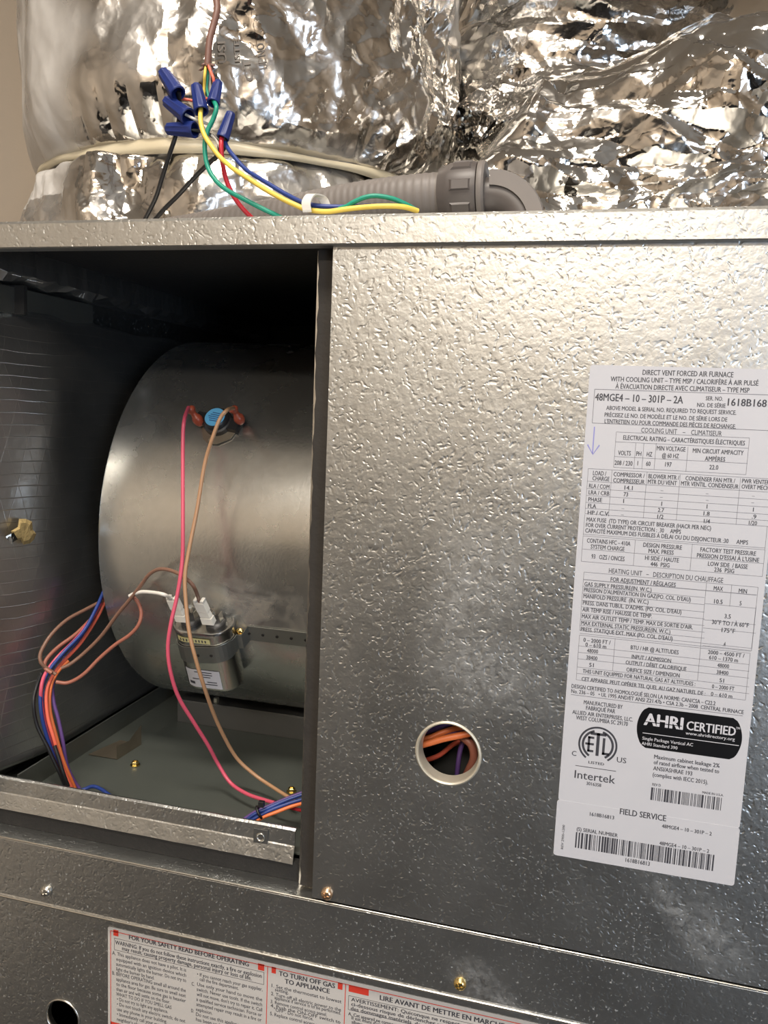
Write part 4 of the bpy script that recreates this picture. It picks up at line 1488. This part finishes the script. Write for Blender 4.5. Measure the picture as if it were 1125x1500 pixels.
# rating label
LX0, LX1, LZ0, LZT, LZM = -.0027, .1063, -.2822, .0330, -.2445
def rounded(x0, x1, z0, z1, y0, y1, r=.0018):
    P = []
    for cx_, cz_, a in ((x1 - r, z1 - r, 0), (x0 + r, z1 - r, 90), (x0 + r, z0 + r, 180), (x1 - r, z0 + r, 270)):
        for k in range(5):
            t_ = math.radians(a + k * 22.5)
            P.append((cx_ + r * math.cos(t_), cz_ + r * math.sin(t_)))
    n = len(P)
    V = [(x, y0, z) for x, z in P] + [(x, y1, z) for x, z in P]
    return V, [list(range(n)), [n + i for i in range(n)]] + [(i, (i + 1) % n, n + (i + 1) % n, n + i) for i in range(n)]


RL = thing('rating_label', (LX0, -.0002, LZM), 'tall white furnace rating label with tables and a black certified badge on the right panel', 'label')
V, F = rounded(LX0, LX1, LZM, LZT, -.0003, -.0001)
mk('label_sheet', V, F, M['paper'], RL)
slp = lambda u, v: .030 + (v - 537) * .19e-3
p = Print(-.00036, slp)
T = p.t
T(0, 'DIRECT VENT FORCED AIR FURNACE', 400, 80, 925, 30)
T(0, 'WITH COOLING UNIT – TYPE MSP / CALORIFÈRE À AIR PULSÉ', 215, 118, 1070, 28)
T(0, 'À ÉVACUATION DIRECTE AVEC CLIMATISEUR – TYPE MSP', 243, 160, 1018, 28)
p.box(0, 123, 178, 1500, 374, w_=.0003)
T(0, '48MGE4 – 10 – 301P – 2A', 125, 222, 635, 42, bold=.02)
T(0, 'SER. NO.', 765, 230, 865, 24)
T(0, 'NO. DE SÉRIE', 715, 268, 880, 24)
T(0, '1618B16813', 892, 252, 1175, 42, bold=.02)
T(0, 'ABOVE MODEL & SERIAL NO. REQUIRED TO REQUEST SERVICE.', 190, 285, 942, 24)
T(0, 'PRÉCISEZ LE NO. DE MODÈLE ET LE NO. DE SÉRIE LORS DE', 180, 325, 890, 24)
T(0, "L'ENTRETIEN OU POUR COMMANDE DES PIÈCES DE RECHANGE.", 180, 362, 940, 24)
T(0, 'COOLING UNIT    –    CLIMATISEUR', 392, 414, 858, 28, bold=.005)
p.box(0, 248, 425, 1018, 630)
T(0, 'ELECTRICAL RATING – CARACTÉRISTIQUES ÉLECTRIQUES', 288, 457, 992, 26)
p.h(0, 244, 482, 1012); p.h(0, 238, 567, 1006)
for xa_, xb_ in ((360, 350), (405, 398), (477, 468)):
    p.v(0, xa_, 490, xb_, 640)
p.v(0, 662, 510, 651, 655)
T(0, 'VOLTS', 258, 545, 332, 26); T(0, 'PH', 363, 550, 393, 26); T(0, 'HZ', 424, 553, 456, 26)
T(0, 'MIN VOLTAGE', 482, 518, 648, 26); T(0, '@ 60 HZ', 512, 560, 610, 26)
T(0, 'MIN CIRCUIT AMPACITY', 690, 532, 984, 26); T(0, 'AMPÈRES', 760, 578, 878, 26)
T(0, '208 / 230', 238, 602, 342, 26); T(0, '1', 370, 606, 374, 26); T(0, '60', 420, 608, 446, 26); T(0, '197', 530, 612, 568, 26); T(0, '22.0', 786, 628, 838, 26)
# load table
p.box(1, 86, 25, 1250, 287)
for y in (98, 140, 180, 220, 254): p.h(1, 86 - (y - 25) * .08, y, 1245)
for xa_, ya_, xb_, yb_ in ((222, 35, 204, 300), (426, 45, 404, 312), (618, 60, 594, 325), (966, 80, 940, 350)):
    p.v(1, xa_, ya_, xb_, yb_)
T(1, 'LOAD /', 113, 50, 190, 25); T(1, 'CHARGE', 110, 80, 208, 25)
T(1, 'COMPRESSOR /', 232, 57, 412, 25); T(1, 'COMPRESSEUR', 230, 92, 412, 25)
T(1, 'BLOWER MTR /', 434, 68, 612, 25); T(1, 'MTR DU VENT', 430, 100, 598, 25)
T(1, 'CONDENSER FAN MTR /', 648, 80, 935, 25); T(1, 'MTR VENTIL. CONDENSEUR', 622, 110, 955, 25)
T(1, 'PWR VENTER', 975, 96, 1135, 25); T(1, 'OVERT MECH.', 972, 128, 1140, 25)
for s_, y in (('RLA / COM', 124), ('LRA / CRB', 162), ('PHASE', 202), ('FLA', 240), ('HP / C.V.', 278)):
    T(1, s_, 90 - (y - 124) * .05, y, (90 + {9: 118, 5: 76, 3: 42}[len(s_) if len(s_) in (9, 5, 3) else 9]), 24)
for s_, x, y in (('14.1', 295, 135), ('73', 290, 173), ('1', 288, 212), ('1', 508, 228), ('2.7', 488, 264), ('1/2', 485, 302), ('1', 770, 244), ('1.8', 752, 284), ('1/4', 754, 328), ('1', 1038, 262), ('.9', 1032, 302), ('1/20', 1014, 338),
                 ('—', 504, 150), ('—', 500, 188), ('—', 765, 168), ('—', 765, 206), ('—', 1032, 182), ('—', 1028, 220), ('—', 278, 254), ('—', 275, 290)):
    T(1, s_, x, y, x + {1: 5, 2: 26, 3: 36, 4: 48}[len(s_)] * (3.3 if s_ == '—' else 1), 24 if s_ != '—' else 20, m='print' if s_ != '—' else 'print_grey')
T(1, 'MAX FUSE  (TD TYPE) OR CIRCUIT BREAKER (HACR PER NEC)', 76, 318, 796, 24)
T(1, 'FOR OVER CURRENT PROTECTION :  30     AMPS', 72, 350, 622, 24)
T(1, 'CAPACITÉ MAXIMUM DES FUSIBLES À DÉLAI OU DU DISJONCTEUR :30      AMPS', 68, 382, 1010, 24)
p.v(1, 66, 290, 56, 410); p.v(1, 1120, 360, 1108, 492)
p.h(1, 56, 404, 1108); p.box(1, 56, 414, 1108, 562)
p.h(1, 52, 490, 1100); p.v(1, 358, 436, 346, 586); p.v(1, 688, 460, 674, 612)
T(1, 'CONTAINS HFC – 410A', 78, 440, 330, 25); T(1, 'SYSTEM CHARGE', 100, 475, 296, 25)
T(1, 'DESIGN PRESSURE', 404, 465, 628, 25); T(1, 'MAX. PRESS', 434, 500, 580, 25)
T(1, 'FACTORY TEST PRESSURE', 734, 492, 1056, 25); T(1, "PRESSION D'ESSAI À L'USINE", 714, 526, 1074, 25)
T(1, '93   OZS / ONCES', 104, 532, 296, 26); T(1, 'HI SIDE / HAUTE', 414, 540, 610, 25); T(1, '446  PSIG', 446, 576, 556, 25)
T(1, 'LOW SIDE  / BASSE', 778, 574, 1008, 25); T(1, '236  PSIG', 814, 608, 930, 25)
T(1, 'HEATING UNIT   –   DESCRIPTION DU CHAUFFAGE', 205, 615, 866, 28, bold=.005)
# heating table
p.box(2, 97, -8, 1070, 320)
T(2, 'FOR ADJUSTMENT / RÉGLAGES', 246, 32, 610, 24)
T(2, 'MAX', 822, 82, 874, 24); T(2, 'MIN', 962, 96, 1008, 24)
p.h(2, 95, 34, 1062, w_=.0004)
for y in (72, 110, 150, 186, 222, 258, 290): p.h(2, 95 - y * .07, y, 770)
p.v(2, 780, 50, 750, 410); p.v(2, 920, 62, 914, 184)
for x0_, y in ((772, 168), (764, 258), (762, 304)): p.h(2, x0_, y, 1056)
for s_, y, x1_ in (('GAS SUPPLY PRESSURE(IN. W.C.)', 58, 475), ("PRESSION D'ALIMENTATION EN GAZ(PO. COL. D'EAU)", 90, 694), ('MANIFOLD PRESSURE  (IN. W.C.)', 125, 458), ("PRESS. DANS TUBUL. D'ADMIS. (PO. COL. D'EAU)", 162, 642), ('AIR TEMP RISE / HAUSSE DE TEMP.', 200, 478),
                   ("MAX AIR OUTLET TEMP / TEMP. MAX DE SORTIE D'AIR.", 238, 706), ('MAX EXTERNAL STATIC PRESSURE(IN. W.C.)', 275, 580), ("PRESS. STATIQUE EXT. MAX (PO. COL. D'EAU)", 310, 592)):
    T(2, s_, 104 - y * .08, y, x1_, 23)
T(2, '10.5', 824, 155, 872, 24); T(2, '5', 966, 166, 978, 24); T(2, '3.5', 882, 238, 918, 24); T(2, '30°F TO / À 60°F', 812, 270, 1018, 24); T(2, '175°F', 866, 315, 942, 24); T(2, '.4', 874, 394, 888, 24)
p.v(2, 1055, 190, 1035, 430); p.h(2, 760, 402, 1036)
p.h(2, 74, 334, 1030); p.box(2, 72, 344, 1026, 596)
for y in (404, 440, 476, 522, 558): p.h(2, 70 - (y - 344) * .06, y, 1020)
p.v(2, 270, 362, 258, 545); p.v(2, 748, 412, 732, 598)
T(2, '0 – 2000 FT /', 94, 370, 246, 22); T(2, '0 – 610 m', 105, 396, 222, 22); T(2, '48000', 114, 430, 176, 22); T(2, '38400', 110, 468, 172, 22); T(2, '51', 126, 510, 152, 22)
T(2, 'BTU / HR @ ALTITUDES', 358, 412, 626, 23); T(2, 'INPUT / ADMISSION', 364, 464, 584, 23); T(2, 'OUTPUT / DÉBIT CALORIFIQUE', 330, 496, 670, 23); T(2, 'ORIFICE SIZE / DIMENSION', 334, 536, 632, 23)
T(2, '2000 – 4500 FT /', 790, 438, 994, 22); T(2, '610 – 1370 m', 796, 468, 958, 22); T(2, '48000', 842, 512, 908, 22); T(2, '38400', 838, 550, 904, 22); T(2, '51', 854, 596, 880, 22)
T(2, 'THIS UNIT EQUIPPED FOR NATURAL GAS AT ALTITUDES :', 90, 544, 720, 22); T(2, '0 – 2000 FT', 812, 630, 938, 22)
T(2, 'CET APPAREIL PEUT OPÉRER TEL QUEL AU GAZ NATUREL DE :', 84, 588, 776, 22); T(2, '0 – 610 m', 806, 672, 926, 22)
T(2, 'DESIGN CERTIFIED TO /HOMOLOGUÉ SELON LA NORME: CAN/CSA – C22.2', 28, 628, 832, 22)
T(2, 'No. 236 – 05   • UL 1995 AND/ET ANSI Z21.47b • CSA 2.3b – 2008  CENTRAL FURNACE', 26, 656, 990, 21)
p.h(2, 24, 676, 985, w_=.0003)
T(3, 'MANUFACTURED BY', 130, 68, 340, 22); T(3, 'FABRIQUÉ PAR', 142, 98, 300, 22); T(3, 'ALLIED AIR ENTERPRISES, LLC.', 68, 120, 395, 21); T(3, 'WEST COLUMBIA SC 29170', 88, 150, 368, 22)
T(3, 'C', 65, 343, 90, 26, bold=.01); T(3, 'US', 308, 378, 360, 28, bold=.01)
p.h(3, 84, 410, 304, m='print', w_=.0004)
T(3, 'Intertek', 80, 456, 300, 42, bold=.006); T(3, '3016358', 144, 506, 224, 18)
for s_, y in (('Maximum cabinet leakage 2%', 362), ('of rated airflow when tested to', 392), ('ANSI/ASHRAE 193', 424), ('(complies with IECC 2015).', 458)):
    T(3, s_, 510 - (y - 362) * .08, y, {362: 864, 392: 862, 424: 716, 458: 802}[y], 22)
T(3, 'REV D', 500, 512, 546, 14); T(3, 'MADE IN U.S.A.', 770, 555, 885, 12)
p.bars(4, 578, 12, 975, 70, 5)
# arrow in blue ink
p.v(0, 122, 395, 110, 550, m='ink', w_=.0007)
A = at(*c2p(0, 112, 552), Y=p.Y)
for sx in (-1, 1):
    p._m('ink').add([(A[0], p.Y, A[2]), (A[0] + sx * .0032, p.Y, A[2] + .0058), (A[0] + sx * .0038, p.Y, A[2] + .0052), (A[0], p.Y, A[2] - .0007)], [(0, 1, 2, 3)])
# round certification mark: ring + ETL letters
c0_ = at(*c2p(3, 205, 300), Y=p.Y)
RR = abs(at(*c2p(3, 311, 318), Y=p.Y)[0] - c0_[0])


def ring(r0, r1, a0=0, a1=2 * math.pi, n=64, m='print'):
    V = []
    for i in range(n + 1):
        a = a0 + (a1 - a0) * i / n
        for r_ in (r0, r1): V.append((c0_[0] + r_ * math.cos(a), p.Y, c0_[2] + r_ * math.sin(a)))
    p._m(m).add(V, [(2 * i, 2 * i + 1, 2 * i + 3, 2 * i + 2) for i in range(n)])


gap = .62
ring(RR * .90, RR, -math.pi / 2 + gap, math.pi * 1.5 - gap)
ring(RR * .70, RR * .82, -math.pi / 2 + gap * .9, math.pi * .5 - .28)
ring(RR * .70, RR * .82, math.pi * .5 + .28, math.pi * 1.5 - gap * .9)


def rel(x0, x1, z0, z1):
    p.quad(c0_[0] + x0 * RR, c0_[0] + x1 * RR, c0_[2] + z0 * RR, c0_[2] + z1 * RR, 'print')


rel(-.08, .08, -.60, .66); rel(-.40, .40, .52, .66)
rel(-.52, -.40, -.42, .42); rel(-.64, -.20, -.06, .06); rel(-.52, -.2, .30, .42); rel(-.52, -.2, -.44, -.32)
rel(.24, .37, -.50, .42); rel(.24, .60, -.50, -.37)
T(3, 'LISTED', 155, 392, 240, 14)
# black badge
b = [at(*c2p(3, x, y), Y=p.Y) for x, y in ((420, 95), (1000, 160), (425, 310))]
bx0, bx1, bz1, bz0 = b[0][0] + .0006, b[1][0] - .0004, at(*c2p(3, 445, 92), Y=p.Y)[2], at(*c2p(3, 440, 312), Y=p.Y)[2]
mid = (bz0 + bz1) / 2
V = []
for i in range(17):
    t_ = i / 16
    z = bz0 + (bz1 - bz0) * t_
    bul = .0042 * (1 - (2 * t_ - 1) ** 2)
    cr = .0018 * max(0, abs(2 * t_ - 1) - .85) / .15
    V += [(bx0 + .0042 - bul + cr, p.Y, z), (bx1 - .0042 + bul - cr, p.Y, z)]
mb = MB()
mb.add(V, [(2 * i, 2 * i + 1, 2 * i + 3, 2 * i + 2) for i in range(16)])
M['badge'] = plain('badge_black', (.006, .006, .007), .3, 0, .1)
tag(mb.make('certified_badge', M['badge'], RL), 'black certified badge with white lettering')
pb = Print(-.00044, slp)
M['white_print'] = plain('white_print', (.56, .56, .6), .4, 0, .02)
pb.t(3, 'AHRI', 455, 158, 668, 66, m='white_print', bold=.035)
pb.t(3, 'CERTIFIED', 685, 193, 952, 48, m='white_print', bold=.025)
pb.t(3, 'TM', 952, 208, 974, 12, m='white_print')
pb.t(3, 'www.ahridirectory.org', 680, 234, 946, 17, m='white_print', bold=.01)
pb.h(3, 448, 234, 968, m='white_print', w_=.0004)
pb.Y -= .00006
pb.h(3, 452, 172, 660, m='badge', w_=.0005)
pb.Y += .00006
pb.t(3, 'Single Package Vertical AC', 446, 262, 720, 17, m='white_print', bold=.01)
pb.t(3, 'AHRI Standard 390', 442, 290, 636, 17, m='white_print', bold=.01)
pb.out(RL, {'white_print': 'badge_lettering', 'badge': 'badge_stripe'})
p.out(RL, {'print': 'printed_text', 'print_grey': 'table_rules', 'ink': 'pen_arrow'})

SL = thing('service_label', (LX0, -.0002, LZ0), 'white field service sticker with a long barcode under the rating label', 'label')
V, F = rounded(LX0 - .0006, LX1 + .0002, LZ0, LZM + .0004, -.00042, -.0001)
mk('label_sheet', V, F, M['paper'], SL)
p = Print(-.00048, slp)
p.t(4, 'FIELD SERVICE', 405, 143, 660, 32, bold=.02)
p.t(4, '1618B16813', 240, 158, 374, 20); p.t(4, '48MGE4 – 10 – 301P – 2', 636, 224, 910, 20)
p.t(4, '(S) SERIAL NUMBER', 168, 240, 394, 20); p.t(4, '48MGE4 – 10 – 301P – 2', 622, 318, 896, 20)
p.bars(4, 164, 258, 928, 86, 11)
p.t(4, '1618B16813', 436, 410, 570, 22)
# small upright number on the left edge
V, F = text_geo('REV 2900-1200', .01)
A, Bp = at(*c2p(4, 78, 350), Y=p.Y), at(*c2p(4, 92, 218), Y=p.Y)
sz = (Bp[2] - A[2]) / (V[:, 0].max() - V[:, 0].min())
p._m('print_grey').add(np.stack([A[0] + .0018 - V[:, 1] * .0022, V[:, 0] * 0 + p.Y, A[2] + (V[:, 0] - V[:, 0].min()) * sz], 1), F)
p.out(SL, {'print': 'printed_text', 'print_grey': 'edge_number'})

# instruction label on the lower door
DYL = .0047
slpd = lambda u, v: .212 + (v - 1340) * .00019
dl = at(158, 1357, Y=DYL)
IL = thing('instruction_label', (dl[0], DYL, dl[2] - .11), 'white safety instruction label with red borders on the lower door', 'label')
DXR = dl[0] + .35
V, F = rounded(dl[0], min(DXR, .1), dl[2] - .115, dl[2], DYL, DYL + .0002)
mk('label_sheet', V, F, M['paper_warm'], IL)
p = Print(DYL - .0001, slpd)
dlx, dlz = dl[0], dl[2]
x = lambda u, v: at(u, v, Y=p.Y)[0]
xs1, xs2, xs3 = x(162, 1370), x(392, 1420), x(506, 1450)
for xx in (xs1, xs2, xs3): p.quad(xx - .0003, xx + .0003, dlz - .115, dlz - .003, 'red_print')
p.quad(xs1, min(DXR, .1) - .003, dlz - .0034, dlz - .0028, 'red_print')
def sq(u, v, w_, h_):
    A = at(u, v, Y=p.Y)
    p.quad(A[0], A[0] + w_, A[2] - h_, A[2], 'red_print')
sq(166, 1361.5, .0045, .0050); sq(378, 1411, .0050, .0052); sq(398, 1416, .0034, .0050); sq(495, 1439, .0036, .0052); sq(511, 1443, .0150, .0050)
sq(162, 1496, .014, .006)
t5 = lambda s_, a, b_, c_, h_=20, **k: p.t(5, s_, a, b_, c_, h_, **k)
t5('FOR YOUR SAFETY READ BEFORE OPERATING', 146, 122, 805, 24, bold=.03)
p.box(5, 66, 128, 888, 192, m='print', w_=.0003)
t5('WARNING: If you do not follow these instructions exactly, a fire or explosion', 70, 150, 876, 22, bold=.02)
t5('may result, causing property damage, personal injury or loss of life.', 108, 183, 820, 22, bold=.02)
LL = ['A. This appliance does not have a pilot. It is', '    equipped with an ignition device which', '    automatically lights the burner. Do not try to', '    light the burner by hand.', 'B. BEFORE OPERATING smell all around the', '    appliance area for gas. Be sure to smell next',
      '    to the floor because some gas is heavier', '    than air and will settle on the floor.', '    WHAT TO DO IF YOU SMELL GAS', '    • Do not try to light any appliance.', '    • Do not touch any electric switch; do not', '      use any phone in your building.', '    • Immediately call your gas supplier from a', "      neighbor's phone. Follow the gas supplier's"]
EW = [460, 460, 460, 285, 458, 458, 458, 372, 380, 360, 455, 355, 452, 455]
y = 208
for k, (s_, e_) in enumerate(zip(LL, EW)):
    ind = 54 if s_[1] == '.' else (76 if '•' not in s_ and s_[:6] != '      ' else 80)
    t5(s_.strip(), ind, y + (0 if ind == 54 else 6), e_, 19, bold=.008)
    y += 27.5
RRL = [('• If you cannot reach your gas supplier,', 520, 880), ('call the fire department.', 534, 748), ('C.', 490, 505), ('Use only your hand to move the', 520, 878), ('switch. Never use tools. If the switch', 518, 878), ("will not move, don't try to repair it. Call", 518, 878), ('a qualified service technician. Force or', 516, 876),
       ('attempted repair may result in a fire or', 516, 874), ('explosion.', 514, 604), ('Do not use this appliance if any part', 514, 870), ('has been under water. Immediately', 514, 870)]
y = 325
for s_, a, b_ in RRL:
    if s_ == 'C.':
        t5(s_, a, y - 2, b_, 19); continue
    t5(s_, a, y, b_, 19, bold=.008)
    y += 27.5
t5('D.', 488, 525, 503, 19)
t6 = lambda s_, a, b_, c_, h_=15, **k: p.t(6, s_, a, b_, c_, h_, **k)
t6('TO TURN OFF GAS', 80, 128, 312, 19, bold=.03); t6('TO APPLIANCE', 104, 160, 290, 19, bold=.03)
y = 178
for s_, a, b_ in (('1. Set the thermostat to lowest', 50, 338), ('setting.', 64, 120), ('2. Turn off all electric power to the', 48, 336), ('appliance if service is to be performed.', 62, 336), ('3. Remove control access panel.', 46, 278), ('4. Push the ON-OFF switch to', 46, 334), ('"OFF". Do not force.', 60, 222), ('5. Replace control access panel.', 44, 275)):
    t6(s_, a, y, b_, 14, bold=.008); y += 16.5
t6('LIRE AVANT DE METTRE EN MARCHE', 496, 228, 1010, 20, bold=.03)
p.box(6, 368, 220, 1500, 278, m='print', w_=.0003)
t6('AVERTISSEMENT: Quiconque ne respecte pas à la lettre les instructions', 378, 235, 1180, 15, bold=.02)
t6('ci-dessous risque de déclencher un incendie ou une explosion entraînant', 378, 254, 1200, 15, bold=.02)
t6('des dommages matériels, des lésions corporelles ou des pertes de vie.', 376, 272, 1120, 15, bold=.02)
t6('A. Cet appareil ne comporte pas de veilleuse.', 366, 294, 700, 14)
t6("Il est muni d'un dispositif d'allumage qui", 380, 311, 700, 14)
t6('allume automatiquement le brûleur.', 380, 328, 640, 14)
p.out(IL, {'print': 'printed_text', 'print_grey': 'table_rules', 'red_print': 'red_borders'})

# print on the left duct, pressed onto the crumpled jacket
dg = bpy.context.evaluated_depsgraph_get()
bvh = BVHTree.FromPolygons([tuple(v.co + jack.matrix_world.translation * 0) for v in jack.data.vertices], [tuple(q.vertices) for q in jack.data.polygons])
jo = ORG[jack.name]
mb = MB()


def ductprint(s_, u0, v0, u1, v1, hpx):
    V, F = text_geo(s_, .02)
    L = V[:, 0].max() - V[:, 0].min()
    A, Bp = np.array([u0, v0]), np.array([u1, v1])
    d = (Bp - A) / np.linalg.norm(Bp - A)
    nn = np.array([d[1], -d[0]])
    out = []
    for q in V:
        uv = A + d * (q[0] - V[:, 0].min()) / L * np.linalg.norm(Bp - A) + nn * q[1] / .72 * hpx
        dd = Vector(ray(*uv)).normalized()
        hit = bvh.ray_cast(Vector((0, CAMY, 0)) - jo, dd)
        if hit[0] is None: return
        out.append(hit[0] + jo - dd * .0012)
    mb.add(out, F)


ductprint('UE NO', 392, 100, 386, 62, 12)
ductprint('CT', 372, 118, 366, 84, 12)
ductprint('USI', 332, 92, 330, 60, 12)
ductprint('ISTE', 352, 90, 350, 58, 8)
if mb.V:
    M['faded_print'] = plain('faded_print', (.16, .14, .12), .5, 0, .2)
    mb.make('jacket_print', M['faded_print'], D1)
